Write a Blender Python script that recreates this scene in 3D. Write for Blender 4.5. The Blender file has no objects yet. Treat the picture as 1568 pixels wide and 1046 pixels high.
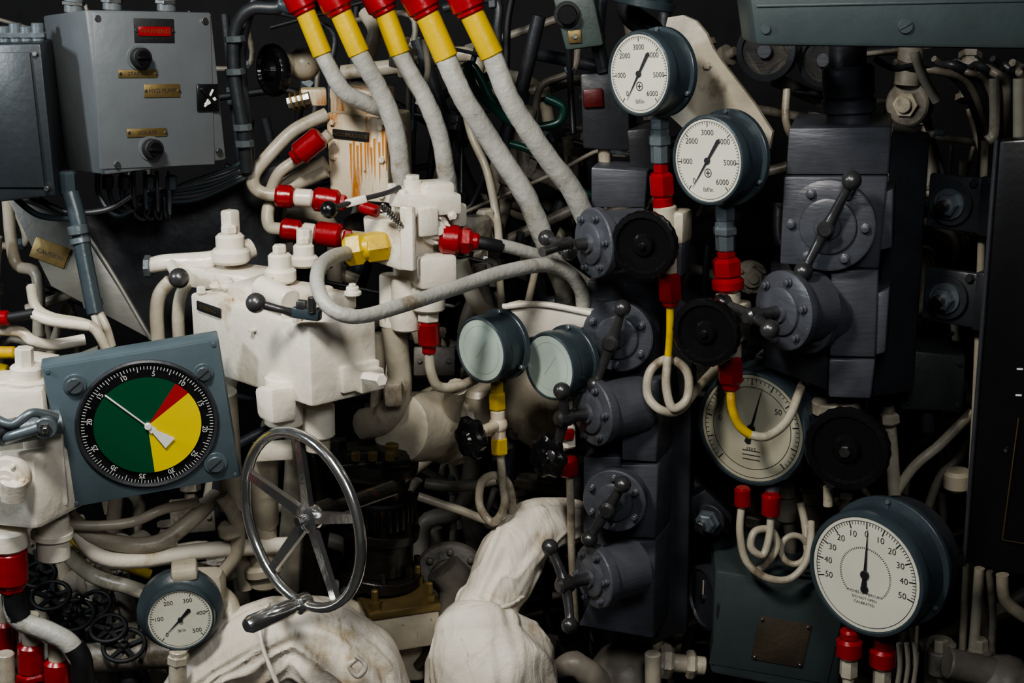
import bpy, bmesh, math, random
from mathutils import Vector, Matrix, noise
rad = math.radians
random.seed(11)
# ------------------------------------------------------------------ survey
FPX = 2200.0
PITCH = rad(15)
CAM = Vector((0, -2.2, 1.6))
fw = Vector((0, math.cos(PITCH), -math.sin(PITCH)))
rt = Vector((1, 0, 0))
up = Vector((0, math.sin(PITCH), math.cos(PITCH)))
def ray(u, v): return fw + rt * ((u - 784) / FPX) + up * ((523 - v) / FPX)
def P(u, v, y):
    d = ray(u, v); return CAM + d * ((y - CAM.y) / d.y)
def S(u, v, y):
    d = ray(u, v); return ((y - CAM.y) / d.y) / FPX
def F(u, v, y, az=0, el=0, roll=0, p=None):
    d = ray(u, v)
    a = rad(az) + math.atan2(d.x, d.y); e = rad(el)
    n = Vector((-math.sin(a) * math.cos(e), -math.cos(a) * math.cos(e), math.sin(e)))
    r = Vector((0, 0, 1)).cross(n).normalized(); w = n.cross(r)
    return mk(P(u, v, y), r, w, n, S(u, v, y)) @ Matrix.Rotation(rad(roll), 4, 'Z')
def mk(o, x, y, z, s=1.0):
    M = Matrix.Identity(4)
    for i in range(3):
        M[i][0] = x[i] * s; M[i][1] = y[i] * s; M[i][2] = z[i] * s; M[i][3] = o[i]
    return M
def quadplane(a, b, d):
    x = (b - a).normalized(); w = (a - d).normalized()
    n = x.cross(w).normalized(); w = n.cross(x)
    return (a, n, x, w)
def FP(u, v, pl, roll=0):
    o, n, x, w = pl; d = ray(u, v)
    t = (o - CAM).dot(n) / d.dot(n)
    return mk(CAM + d * t, x, w, n, t / FPX) @ Matrix.Rotation(rad(roll), 4, 'Z')
def AX(a, b):
    z = (b - a).normalized()
    h = Vector((0, 0, 1)) if abs(z.z) < .9 else Vector((1, 0, 0))
    x = h.cross(z).normalized(); y = z.cross(x)
    return mk(a, x, y, z, 1.0)
def L(M, x, y, z=0): return M @ Matrix.Translation((x, y, z))
# ------------------------------------------------------------------ materials
def mat(name, col, rough=.5, metal=0., var=.15, ns=18, bump=.12, bs=90, coat=0., dirt=None, damt=.5, dsc=9, streak=False, spec=.5, bst=None, chip=None, chipamt=.7, folds=0, drip=None, dripamt=.66):
    m = bpy.data.materials.new(name); m.use_nodes = True
    nt = m.node_tree; N = nt.nodes; K = nt.links
    b = N['Principled BSDF']
    b.inputs['Roughness'].default_value = rough; b.inputs['Metallic'].default_value = metal
    b.inputs['Coat Weight'].default_value = coat; b.inputs['Coat Roughness'].default_value = .08
    b.inputs['Specular IOR Level'].default_value = spec
    tc = N.new('ShaderNodeTexCoord')
    n1 = N.new('ShaderNodeTexNoise'); n1.inputs['Scale'].default_value = ns; n1.inputs['Detail'].default_value = 6
    K.new(tc.outputs['Object'], n1.inputs['Vector'])
    r = N.new('ShaderNodeValToRGB')
    r.color_ramp.elements[0].position = .3; r.color_ramp.elements[1].position = .7
    r.color_ramp.elements[0].color = [c * (1 - var) for c in col] + [1]
    r.color_ramp.elements[1].color = [min(1, c * (1 + var)) for c in col] + [1]
    K.new(n1.outputs['Fac'], r.inputs['Fac'])
    out = r.outputs['Color']
    def layer(out, colr, amt, sc, st=None, det=8, w=.12):
        n3 = N.new('ShaderNodeTexNoise'); n3.inputs['Scale'].default_value = sc; n3.inputs['Detail'].default_value = det
        n3.inputs['Roughness'].default_value = .65
        mp = N.new('ShaderNodeMapping')
        if st: mp.inputs['Scale'].default_value = st
        mp.inputs['Location'].default_value = (sc, amt * 7, 1)
        K.new(tc.outputs['Object'], mp.inputs['Vector']); K.new(mp.outputs['Vector'], n3.inputs['Vector'])
        r2 = N.new('ShaderNodeValToRGB')
        r2.color_ramp.elements[0].position = amt; r2.color_ramp.elements[1].position = min(1, amt + w)
        K.new(n3.outputs['Fac'], r2.inputs['Fac'])
        mx = N.new('ShaderNodeMix'); mx.data_type = 'RGBA'
        K.new(r2.outputs['Color'], mx.inputs['Factor']); K.new(out, mx.inputs['A'])
        mx.inputs['B'].default_value = list(colr) + [1]
        return mx.outputs['Result']
    if dirt: out = layer(out, dirt, damt, dsc, (4, 4, .5) if streak else None)
    if drip: out = layer(out, drip, dripamt, 12, (5, 5, .5), 6, .1)
    if chip: out = layer(out, chip, chipamt, 55, None, 5, .03)
    K.new(out, b.inputs['Base Color'])
    if bump:
        n2 = N.new('ShaderNodeTexNoise'); n2.inputs['Scale'].default_value = bs; n2.inputs['Detail'].default_value = 4
        mp2 = N.new('ShaderNodeMapping')
        if bst: mp2.inputs['Scale'].default_value = bst
        K.new(tc.outputs['Object'], mp2.inputs['Vector']); K.new(mp2.outputs['Vector'], n2.inputs['Vector'])
        bp = N.new('ShaderNodeBump'); bp.inputs['Strength'].default_value = bump * 3; bp.inputs['Distance'].default_value = .002
        K.new(n2.outputs['Fac'], bp.inputs['Height'])
        if folds:
            n4 = N.new('ShaderNodeTexNoise'); n4.inputs['Scale'].default_value = 15; n4.inputs['Detail'].default_value = 2.5; n4.inputs['Distortion'].default_value = .7
            mp4 = N.new('ShaderNodeMapping'); mp4.inputs['Scale'].default_value = (1.8, 1.8, .7)
            mp4.inputs['Rotation'].default_value = (.2, .35, 0)
            K.new(tc.outputs['Object'], mp4.inputs['Vector']); K.new(mp4.outputs['Vector'], n4.inputs['Vector'])
            b2 = N.new('ShaderNodeBump'); b2.inputs['Strength'].default_value = folds; b2.inputs['Distance'].default_value = .014
            K.new(n4.outputs['Fac'], b2.inputs['Height']); K.new(b2.outputs['Normal'], bp.inputs['Normal'])
        K.new(bp.outputs['Normal'], b.inputs['Normal'])
    return m
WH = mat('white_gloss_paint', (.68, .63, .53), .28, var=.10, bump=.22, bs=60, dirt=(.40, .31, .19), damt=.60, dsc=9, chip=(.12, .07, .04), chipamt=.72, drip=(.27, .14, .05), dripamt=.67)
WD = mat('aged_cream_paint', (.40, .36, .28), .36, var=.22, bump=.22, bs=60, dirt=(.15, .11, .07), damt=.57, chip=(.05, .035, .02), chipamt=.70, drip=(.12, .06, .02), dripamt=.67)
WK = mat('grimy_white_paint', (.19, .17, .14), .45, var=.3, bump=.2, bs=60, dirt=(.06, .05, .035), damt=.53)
RU = mat('rust_streaked_white_paint', (.62, .54, .40), .45, var=.1, bump=.15, dirt=(.42, .16, .02), damt=.51, dsc=13, streak=True, chip=(.12, .05, .01), chipamt=.66)
HOSE = mat('painted_hose_canvas', (.35, .345, .31), .46, var=.14, bump=.3, bs=100, dirt=(.20, .165, .115), damt=.57, dsc=16, chip=(.10, .08, .05), chipamt=.71)
CL = mat('canvas_lagging', (.70, .64, .54), .72, var=.08, bump=.12, bs=320, dirt=(.46, .36, .23), damt=.57, dsc=10, folds=.62, drip=(.34, .23, .12), dripamt=.66)
DG = mat('slate_grey_paint', (.068, .072, .084), .38, var=.16, ns=30, bump=.12, bs=40, bst=(.7, .7, 4), chip=(.15, .155, .165), chipamt=.71)
DK = mat('dark_slate_paint_and_shade', (.029, .031, .036), .42, var=.2, bump=.15, bs=60)  # real dark parts; also paints the shade on the valve block's right side
CB = mat('cabinet_charcoal_paint', (.020, .024, .027), .42, var=.15, bump=.08)
NV = mat('gauge_case_blue_grey', (.036, .050, .058), .32, var=.12, bump=.08)
TE = mat('panel_grey_green', (.046, .061, .062), .42, var=.1, bump=.05, chip=(.09, .10, .10), chipamt=.74)
LB = mat('enclosure_light_grey', (.098, .108, .115), .34, var=.07, bump=.08, bs=50, chip=(.04, .04, .04), chipamt=.74)
PB = mat('indicator_panel_blue_grey', (.080, .110, .125), .36, var=.08, bump=.06, chip=(.2, .22, .22), chipamt=.74)
RED = mat('red_paint', (.25, .003, .007), .28, var=.2, bump=.12, chip=(.05, .01, .01), chipamt=.69)
YE = mat('yellow_paint', (.52, .35, .006), .36, var=.1, bump=.12, dirt=(.30, .16, .015), damt=.60, chip=(.12, .07, .01), chipamt=.69)
BK = mat('black_rubber', (.006, .006, .007), .6, var=.2, bump=.08)
BG = mat('black_bakelite', (.007, .007, .008), .25, var=.1, bump=.03)
GM = mat('gunmetal_handle', (.085, .084, .085), .28, .6, var=.3, bump=.1, dirt=(.02, .02, .02), damt=.57)
CHR = mat('polished_handwheel_metal', (.66, .66, .65), .17, .95, var=.12, bump=.05, dirt=(.28, .27, .25), damt=.6)
ST = mat('worn_steel', (.35, .35, .34), .32, 1., var=.2, bump=.1, dirt=(.10, .08, .06), damt=.6)
ZN = mat('zinc_fitting', (.14, .165, .178), .35, .5, var=.2, bump=.1)
BR = mat('tarnished_brass', (.20, .145, .06), .42, .7, var=.2, bump=.08)
OR = mat('oily_black_iron', (.018, .016, .014), .28, .3, var=.4, bump=.25, bs=50, dirt=(.10, .036, .009), damt=.60)
DI = mat('dial_face', (.58, .57, .47), .3, var=.07, ns=14, bump=0, coat=1.)
DM = mat('dial_face_painted_haze', (.40, .48, .42), .18, var=.16, ns=10, bump=0, coat=1.)  # misty glass reflection painted into the face colour
DMI = mat('dial_ink_painted_haze', (.35, .42, .37), .3, var=.1, bump=0, coat=1.)  # ink paled towards the face by the same painted reflection
DO = mat('dial_face_aged_shaded', (.38, .36, .27), .4, var=.14, ns=10, bump=0, coat=.8)  # aged face, also darkened in colour for the tube's shadow on it
INK = mat('dial_ink', (.015, .015, .018), .5, var=0, bump=0)
WI = mat('white_ink', (.72, .72, .68), .5, var=0, bump=0)
GR = mat('dial_green', (.004, .070, .028), .4, var=.03, bump=0, coat=.3)
DY = mat('dial_yellow', (.72, .56, .008), .4, var=.03, bump=0, coat=.3)
DR = mat('dial_red', (.36, .012, .01), .4, var=.03, bump=0, coat=.3)
GH = mat('dark_green_hose', (.004, .03, .022), .3, var=.1, bump=.05)
ALU = mat('dull_aluminium_sheet', (.12, .118, .102), .42, .4, var=.35, ns=6, bump=.05)
RB = mat('brown_oilcloth', (.05, .038, .025), .6, var=.3, bump=.2)
WALL = mat('hull_black_paint', (.007, .007, .0075), .8, var=.3, bump=.3, bs=20)
FLR = mat('floor_dark_plate', (.02, .02, .02), .6, var=.3, bump=.2)
RR = mat('rust_run', (.44, .17, .02), .7, var=.3, bump=.2)
# ------------------------------------------------------------------ builder
TXT = {}
def textmesh(s):
    if s in TXT: return TXT[s]
    c = bpy.data.curves.new('t', 'FONT'); c.body = s; c.size = 1; c.align_x = 'CENTER'; c.align_y = 'CENTER'; c.resolution_u = 3
    o = bpy.data.objects.new('t', c); bpy.context.scene.collection.objects.link(o)
    bpy.context.view_layer.update()
    e = o.evaluated_get(bpy.context.evaluated_depsgraph_get()); me = e.to_mesh()
    r = ([v.co.copy() for v in me.vertices], [list(p.vertices) for p in me.polygons])
    e.to_mesh_clear(); bpy.data.objects.remove(o); bpy.data.curves.remove(c)
    TXT[s] = r; return r
class B:
    def __init__(s, name): s.name = name; s.v = []; s.f = []; s.m = []; s.mats = []
    def add(s, vs, fs, m, M=None):
        if m not in s.mats: s.mats.append(m)
        k = s.mats.index(m); o = len(s.v)
        s.v += [(M @ Vector(v)) if M else Vector(v) for v in vs]
        s.f += [[i + o for i in f] for f in fs]; s.m += [k] * len(fs)
    def bmadd(s, bm, m, M=None):
        bm.verts.index_update()
        s.add([v.co.copy() for v in bm.verts], [[v.index for v in f.verts] for f in bm.faces], m, M); bm.free()
    def box(s, M, x, y, z, m, bev=2, c=(0, 0, 0)):
        bm = bmesh.new(); bmesh.ops.create_cube(bm, size=1)
        for v in bm.verts: v.co = Vector((v.co.x * x + c[0], v.co.y * y + c[1], v.co.z * z + c[2]))
        bv = min(bev, .45 * min(x, y, z))
        if bv > 0: bmesh.ops.bevel(bm, geom=bm.edges[:], offset=bv, segments=2, profile=.5, affect='EDGES')
        s.bmadd(bm, m, M)
    def hexa(s, q, back, m, bev=.003, q2=None):
        bm = bmesh.new()
        a = [bm.verts.new(p) for p in q]; b = [bm.verts.new(p) for p in (q2 or [p + back for p in q])]
        bm.faces.new(a[::-1]); bm.faces.new(b)
        for i in range(4):
            j = (i + 1) % 4; bm.faces.new([a[i], a[j], b[j], b[i]])
        bmesh.ops.recalc_face_normals(bm, faces=bm.faces[:])
        if bev: bmesh.ops.bevel(bm, geom=bm.edges[:], offset=bev, segments=2, profile=.5, affect='EDGES')
        s.bmadd(bm, m)
    def ring(s, M, r, w, m, seg=56):
        vs = []; fs = []
        for i in range(seg):
            a = 2 * math.pi * i / seg
            vs += [(r * math.cos(a), r * math.sin(a), .6), ((r - w) * math.cos(a), (r - w) * math.sin(a), .6)]
            j = (i + 1) % seg; fs.append([2 * i, 2 * j, 2 * j + 1, 2 * i + 1])
        s.add(vs, fs, m, M)
    def lathe(s, M, prof, m, seg=32, lobes=0, amp=0):
        vs = []; fs = []
        for (r, z) in prof:
            for i in range(seg):
                a = 2 * math.pi * i / seg
                rr = r * (1 + amp * math.cos(lobes * a)) if lobes else r
                vs.append((rr * math.cos(a), rr * math.sin(a), z))
        for k in range(len(prof) - 1):
            for i in range(seg):
                j = (i + 1) % seg
                fs.append([k * seg + i, k * seg + j, (k + 1) * seg + j, (k + 1) * seg + i])
        if prof[0][0] > 0: fs.append(list(range(seg))[::-1])
        if prof[-1][0] > 0: fs.append([(len(prof) - 1) * seg + i for i in range(seg)])
        s.add(vs, fs, m, M)
    def disc(s, M, r, z0, z1, m, seg=32, ch=.1):
        c = min(r, abs(z1 - z0)) * ch
        s.lathe(M, [(r - c, z0), (r, z0 + c), (r, z1 - c), (r - c, z1)], m, seg)
    def ball(s, M, r, m, seg=16, c=(0, 0, 0), sq=1):
        pr = [(max(.0001, r * math.sin(math.pi * k / 10)), -r * sq * math.cos(math.pi * k / 10)) for k in range(11)]
        s.lathe(M @ Matrix.Translation(c), pr, m, seg)
    def cyl(s, a, b, r, m, seg=20, ch=.12):
        M = AX(a, b); h = (b - a).length; c = min(r, h) * ch
        s.lathe(M, [(r - c, 0), (r, c), (r, h - c), (r - c, h)], m, seg)
    def tubew(s, pts, rs, m, seg=12, lump=0, lf=20, closed=False, sub=8, fold=0, nf=3.0):
        n = len(pts)
        if not isinstance(rs, (list, tuple)): rs = [rs] * n
        out = []; ro = []
        if n == 2: out = list(pts); ro = list(rs)
        else:
            rng = n if closed else n - 1
            for i in range(rng):
                g = (lambda k: pts[k % n]) if closed else (lambda k: pts[max(0, min(n - 1, k))])
                p0, p1, p2, p3 = g(i - 1), g(i), g(i + 1), g(i + 2)
                for k in range(sub):
                    t = k / sub; t2 = t * t; t3 = t2 * t
                    out.append(.5 * ((2 * p1) + (p2 - p0) * t + (2 * p0 - 5 * p1 + 4 * p2 - p3) * t2 + (3 * p1 - p0 - 3 * p2 + p3) * t3))
                    r1 = rs[i]; r2 = rs[(i + 1) % n]; ro.append(r1 + (r2 - r1) * (t * t * (3 - 2 * t)))
            if not closed: out.append(pts[-1]); ro.append(rs[-1])
        N = len(out); vs = []; fs = []; X = None; arc = 0
        for i in range(N):
            if closed: T = (out[(i + 1) % N] - out[i - 1]).normalized()
            else: T = (out[min(N - 1, i + 1)] - out[max(0, i - 1)]).normalized()
            if i: arc += (out[i] - out[i - 1]).length
            if X is None:
                h = Vector((0, 0, 1)) if abs(T.z) < .9 else Vector((0, 1, 0)); X = h.cross(T).normalized()
            else: X = (X - T * X.dot(T)).normalized()
            Y = T.cross(X)
            for k in range(seg):
                a = 2 * math.pi * k / seg; d = X * math.cos(a) + Y * math.sin(a)
                r = ro[i]
                if lump:
                    q = (out[i] + d * r) * lf
                    r *= 1 + lump * (noise.noise(q) + .35 * noise.noise(q * 2.1))
                if fold:
                    w = noise.noise(Vector((math.cos(a) * 1.3, math.sin(a) * 1.3, arc * 10))) * .6
                    aa = a + w
                    q = Vector((math.cos(aa) * nf, math.sin(aa) * nf, arc * 5))
                    rg = 1 - 2 * abs(noise.noise(q))
                    q3 = Vector((math.cos(a) * 1.1, math.sin(a) * 1.1, arc * 20))
                    r *= 1 + fold * (rg - .6) + fold * .3 * noise.noise(q3)
                vs.append(out[i] + d * r)
        M_ = N if closed else N - 1
        for i in range(M_):
            for k in range(seg):
                j = (k + 1) % seg; i2 = (i + 1) % N
                fs.append([i * seg + k, i * seg + j, i2 * seg + j, i2 * seg + k])
        if not closed:
            fs.append(list(range(seg))[::-1]); fs.append([(N - 1) * seg + k for k in range(seg)])
        s.add(vs, fs, m)
    def T(s, pts, r, m, **k):
        W = [P(*p) for p in pts]
        rs = r if isinstance(r, (list, tuple)) else [r] * len(pts)
        s.tubew(W, [rs[i] * S(*pts[i]) for i in range(len(pts))], m, **k)
    def nut(s, a, b, r, m, seg=6, ch=.25):
        A = P(*a); C = P(*b); s.cyl(A, C, r * S(*a), m, seg, ch)
    def txt(s, M, t, size, m):
        v, f = textmesh(t); s.add(v, f, m, M @ Matrix.Scale(size, 4))
    def done(s, parent=None, ang=38):
        me = bpy.data.meshes.new(s.name)
        c = Vector((0, 0, 0))
        for v in s.v: c += v
        c /= max(1, len(s.v))
        me.from_pydata([tuple(v - c) for v in s.v], [], s.f)
        for m in s.mats: me.materials.append(m)
        me.polygons.foreach_set('material_index', s.m)
        me.polygons.foreach_set('use_smooth', [True] * len(s.f))
        me.update(); me.set_sharp_from_angle(angle=rad(ang))
        o = bpy.data.objects.new(s.name, me); o.location = c
        bpy.context.scene.collection.objects.link(o); return o
# ------------------------------------------------------------------ parts
def gauge(name, u, v, y, R, az, el=0, roll=0, depth=55, face=None, case=None, nums=(), span=270, start=225, needle=45, flange=1.16,
          minor=50, sub='', nlen=.72, numr=.64, numsz=.15, tail=.3, tw=.06, ink=None, extra=None):
    face = face or DI; case = case or NV; ink = ink or INK
    b = B(name); M = F(u, v, y, az, el, roll)
    b.lathe(M, [(R * .9, -depth - 8), (R * 1.02, -depth), (R * 1.02, -14), (R * 1.06, -12), (R * 1.06, -3), (R * 1.03, 2), (R * .98, 3), (R * .955, -2)], case, 48)
    if flange > 1: b.disc(M, R * flange, -depth - 6, -depth + 4, case, 48)
    for k in range(3):
        if flange > 1:
            a = rad(90 + 120 * k); b.lathe(L(M, R * (flange - .06) * math.cos(a), R * (flange - .06) * math.sin(a)), [(4, -depth + 2), (4, -depth + 8), (3, -depth + 9)], ZN, 6)
    b.disc(M, R * .96, -5, .2, face, 48, .02)
    n = len(nums)
    if minor: b.ring(M, R * .905, R * .01, ink)
    for i in range(minor + 1 if minor else 0):
        a = rad(start - span * i / minor); mj = (n > 1 and i % max(1, minor // (n - 1)) == 0)
        l = .12 if mj else .06
        Mi = M @ Matrix.Rotation(a, 4, 'Z')
        b.box(Mi, R * l, R * (.020 if mj else .010), .4, ink, 0, (R * (.90 - l / 2), 0, .5))
    for i, t in enumerate(nums):
        if not t and t != 0: continue
        a = rad(start - span * i / (n - 1))
        b.txt(L(M, R * numr * math.cos(a), R * numr * math.sin(a), .6), str(t), R * numsz * 1.2, ink)
    if sub:
        for i, t in enumerate(sub.split('|')):
            if t: b.txt(L(M, 0, -R * (.38 + .15 * i), .6), t, R * .15, ink)
    if needle is not None:
        Mn = M @ Matrix.Rotation(rad(needle), 4, 'Z')
        b.add([(0, -R * .03, 2), (R * nlen, -R * .004, 2), (R * nlen, R * .004, 2), (0, R * .03, 2), (-R * tail * .9, R * tw, 2), (-R * tail, 0, 2), (-R * tail * .9, -R * tw, 2)], [[0, 1, 2, 3, 4, 5, 6]], ink, Mn)
        b.disc(M, R * .075, .5, 4, ink, 16)
    if extra: extra(b, M)
    return b, M
def bolt(b, M, r, h, m=None, x=0, y=0, z=0):
    m = m or ZN
    b.lathe(L(M, x, y, z), [(r * 1.3, 0), (r * 1.3, h * .2), (r, h * .2), (r, h * .85), (r * .8, h)], m, 6)
def flange(b, M, R, t, m, nb=6, rot=0, bm=None):
    b.lathe(M, [(R * .98, -t), (R, -t * .8), (R, -2), (R * .96, 0), (R * .62, 1), (R * .6, 6), (R * .54, 8), (R * .3, 8), (R * .27, 13), (R * .1, 13)], m, 48)
    for k in range(nb):
        a = rad(rot + 360 * k / nb); b.lathe(L(M, R * .79 * math.cos(a), R * .79 * math.sin(a)), [(R * .11, 0), (R * .11, 4), (R * .085, 5), (R * .085, 9), (R * .06, 10)], bm or DG, 10)
def tee(b, M, l1, l2, ang, h=38, m=None, br=12, tilt=0):
    m = m or GM
    b.lathe(M, [(11, 0), (9, h * .4), (9, h * .7), (13, h * .8), (13, h + 9), (9, h + 13), (4, h + 13)], m, 20)
    Mr = L(M, 0, 0, h) @ Matrix.Rotation(rad(ang), 4, 'Z') @ Matrix.Rotation(rad(tilt), 4, 'Y')
    s = M.to_scale()[0]
    for sg, l in ((1, l1), (-1, l2)):
        if l <= 0: continue
        pts = [Mr @ Vector((sg * x, 0, z)) for x, z in ((0, 0), (l * .35, 1), (l * .75, 5), (l * .95, 8))]
        b.tubew(pts, [11 * s, 8 * s, 7 * s, 8.5 * s], m, seg=12)
        b.ball(L(Mr, sg * l, 0, 9), br * 1.08, m)
def wheel(b, M, R, m, th=14, grip=24, hub=None):
    b.lathe(M, [(R * .55, -th), (R * .9, -th), (R, -th * .6), (R, -2), (R * .95, 2), (R * .82, 3), (R * .76, -2), (R * .35, -3), (R * .27, 5), (R * .1, 6), (R * .1, 12), (1, 13)], m, 96, lobes=grip, amp=.012)
    if hub: b.disc(M, R * .11, 6, 12, hub, 6)
def lobed(b, M, R, m, n=6, th=16):
    b.lathe(M, [(R * .3, -th - 14), (R * .3, -th), (R * .85, -th), (R, -th * .7), (R, -2), (R * .85, 2), (R * .4, 3), (R * .3, 7), (R * .12, 8), (1, 8)], m, 72, lobes=n, amp=.09)
def handwheel(b, M, R, m, tr=6, sp=5, hub=.2, dz=8, ph=18, srad=None):
    s = M.to_scale()[0]
    b.tubew([M @ Vector((R * math.cos(2 * math.pi * k / 48), R * math.sin(2 * math.pi * k / 48), 0)) for k in range(48)], tr * s, m, seg=14, closed=True, sub=1)
    b.lathe(M, [(R * hub * .7, -20 - dz), (R * hub, -6 - dz), (R * hub, 4 - dz), (R * hub * .7, 8 - dz), (R * hub * .4, 9 - dz), (R * hub * .35, 17 - dz), (1, 18 - dz)], m, 24)
    for k in range(sp):
        Mr = M @ Matrix.Rotation(rad(ph + 360 * k / sp), 4, 'Z')
        w0, w1, t = tr * 1.1, tr * .8, tr * .55
        x0, x1 = R * hub * .8, R
        vs = [(x0, -w0, -dz - t), (x0, w0, -dz - t), (x0, w0, -dz + t), (x0, -w0, -dz + t), (x1, -w1, -t), (x1, w1, -t), (x1, w1, t), (x1, -w1, t)]
        b.add(vs, [[0, 1, 2, 3], [7, 6, 5, 4], [0, 4, 5, 1], [1, 5, 6, 2], [2, 6, 7, 3], [3, 7, 4, 0]], m, Mr)

# ================================================================== ROOM
def plane_obj(name, pts, m):
    b = B(name); b.add(pts, [[0, 1, 2, 3]], m); return b.done()
plane_obj('floor', [(-1.7, -3, 0), (1.9, -3, 0), (1.9, 1.3, 0), (-1.7, 1.3, 0)], FLR)
plane_obj('wall_back', [(-1.7, 1.3, 0), (1.9, 1.3, 0), (1.9, 1.3, 2.4), (-1.7, 1.3, 2.4)], WALL)
plane_obj('wall_left', [(-1.7, -3, 0), (-1.7, 1.3, 0), (-1.7, 1.3, 2.4), (-1.7, -3, 2.4)], WALL)
plane_obj('wall_right', [(1.9, 1.3, 0), (1.9, -3, 0), (1.9, -3, 2.4), (1.9, 1.3, 2.4)], WALL)
plane_obj('ceiling', [(-1.7, -3, 2.4), (-1.7, 1.3, 2.4), (1.9, 1.3, 2.4), (1.9, -3, 2.4)], WALL)

# ================================================================== BACKGROUND PIPEWORK
def bgpipes(name, n, u0, u1, v0, v1, y0, y1, mats, r0=4, r1=13, vert=.6):
    b = B(name)
    for i in range(n):
        u = random.uniform(u0, u1); v = random.uniform(v0, v1); y = random.uniform(y0, y1)
        m = random.choice(mats); r = random.uniform(r0, r1)
        pts = [(u, v, y)]; dirn = (random.uniform(-.35, .35), 1) if random.random() < vert else (1, random.uniform(-.5, .5))
        for k in range(random.choice((3, 4, 5))):
            l = random.uniform(50, 120)
            u += dirn[0] * l; v += dirn[1] * l; y += random.uniform(-.03, .03)
            pts.append((u, v, y))
            if random.random() < .45:
                dirn = (random.choice((-1, 1)) * random.uniform(.5, 1), random.uniform(-.3, .6)) if abs(dirn[1]) > .8 else (random.uniform(-.3, .3), 1)
        b.T(pts, r, m, seg=10, sub=6)
        if random.random() < .7:
            p = pts[1]; q = pts[2]
            t = [p[k] + (q[k] - p[k]) * .25 for k in range(3)]
            A = P(*p); C = P(*t); b.cyl(A, C, r * 1.5 * S(*p), random.choice((m, m, ZN)) if r < 8 else m, 6)
    return b.done()
def bgvalves(n, u0, u1, v0, v1, y0, y1, mats):
    b = B('background_valve_cluster')
    for i in range(n):
        u = random.uniform(u0, u1); v = random.uniform(v0, v1); y = random.uniform(y0, y1); m = random.choice(mats)
        r = random.uniform(10, 20); M = F(u, v, y, random.uniform(-60, 60), random.uniform(-10, 30))
        k = random.random()
        if k < .4:
            b.ball(M, r, m, 16); b.lathe(M, [(r * .6, -r * 3), (r * .6, r * 1.4), (r * .9, r * 1.4), (r * .9, r * 1.9), (r * .4, r * 1.9), (r * .4, r * 2.6)], m, 12)
            b.lathe(M @ Matrix.Rotation(1.57, 4, 'X'), [(r * .9, -r * 2), (r * .9, -r * 1.5), (r * .6, -r * 1.5), (r * .6, r * 1.5), (r * .9, r * 1.5), (r * .9, r * 2)], m, 6)
        elif k < .7:
            flange(b, M, r * 1.7, 16, m, 6, random.uniform(0, 60), m); b.lathe(M, [(r, -60), (r, -10)], m, 16)
        else:
            b.box(M, r * 3.4, r * 2.4, r * 2, m, 3); b.lathe(M @ Matrix.Rotation(-1.57, 4, 'X'), [(r * .5, 0), (r * .5, r * 2), (r * .8, r * 2), (r * .8, r * 2.5)], m, 6)
            for s_ in (-1, 1): bolt(b, M, 4, 5, m, s_ * r * 1.2, 0, r)
    return b.done()
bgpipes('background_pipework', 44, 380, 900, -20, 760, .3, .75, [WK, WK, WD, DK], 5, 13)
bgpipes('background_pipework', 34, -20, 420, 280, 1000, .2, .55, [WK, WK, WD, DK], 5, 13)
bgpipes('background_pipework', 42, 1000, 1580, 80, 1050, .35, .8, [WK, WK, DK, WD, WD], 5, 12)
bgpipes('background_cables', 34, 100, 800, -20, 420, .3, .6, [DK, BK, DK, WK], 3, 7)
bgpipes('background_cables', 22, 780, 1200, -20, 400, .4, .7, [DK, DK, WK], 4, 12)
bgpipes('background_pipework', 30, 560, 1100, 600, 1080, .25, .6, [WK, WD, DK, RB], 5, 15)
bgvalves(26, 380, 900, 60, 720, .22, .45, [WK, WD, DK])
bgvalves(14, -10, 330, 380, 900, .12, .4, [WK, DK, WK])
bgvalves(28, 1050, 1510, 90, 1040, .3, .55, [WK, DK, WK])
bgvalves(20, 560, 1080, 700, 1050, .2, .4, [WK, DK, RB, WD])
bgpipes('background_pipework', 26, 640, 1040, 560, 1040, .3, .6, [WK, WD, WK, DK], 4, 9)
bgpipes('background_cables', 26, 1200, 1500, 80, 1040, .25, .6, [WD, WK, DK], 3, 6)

# ================================================================== ELECTRICAL ENCLOSURE (upper left)
b = B('electrical_control_box')
q = [P(130, 15, -.13), P(324, 19, -.02), P(347, 245, -.02), P(162, 268, -.13)]
bk = P(65, 24, .02) - q[0]
q2 = [P(65, 24, .02), q[1] + bk, q[2] + bk, P(100, 262, .02)]
b.hexa(q, None, LB, .004, q2)
pl = quadplane(q[0], q[1], q[3])
b.box(FP(238, 139, pl), 186, 232, 3, LB, 1.5, (0, 0, 1))
for (u, v, w, h, m) in ((235, 47, 64, 36, BK), (210, 113, 62, 12, BR), (247, 139, 58, 20, BR), (224, 203, 64, 13, BR)):
    b.box(FP(u, v, pl), w, h, 3, m, 1, (0, 0, 3))
    for s_ in (-1, 1): b.disc(FP(u + s_ * w * .44, v, pl), 2.4, 4, 6, ST, 10)
b.box(FP(235, 48, pl), 52, 14, 2, RED, .5, (0, 0, 5))
b.txt(L(FP(235, 48, pl), 0, 0, 6.4), 'WARNING', 10, BR)
b.txt(L(FP(210, 113, pl), 0, 0, 4.8), 'STARTER', 8, INK); b.txt(L(FP(224, 203, pl), 0, 0, 4.8), 'ISOLATE', 8, INK)
b.txt(L(FP(247, 139, pl), 0, 0, 4.8), 'HYD PUMP', 9, INK)
for (u, v) in ((211, 88), (229, 227)):
    M = FP(u, v, pl); b.disc(M, 19, 1, 5, LB, 32); b.disc(M, 15, 5, 22, BK, 28); b.disc(M, 11, 22, 27, BG, 24); b.box(M, 22, 4, 6, BG, 1, (0, 0, 28))
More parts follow.
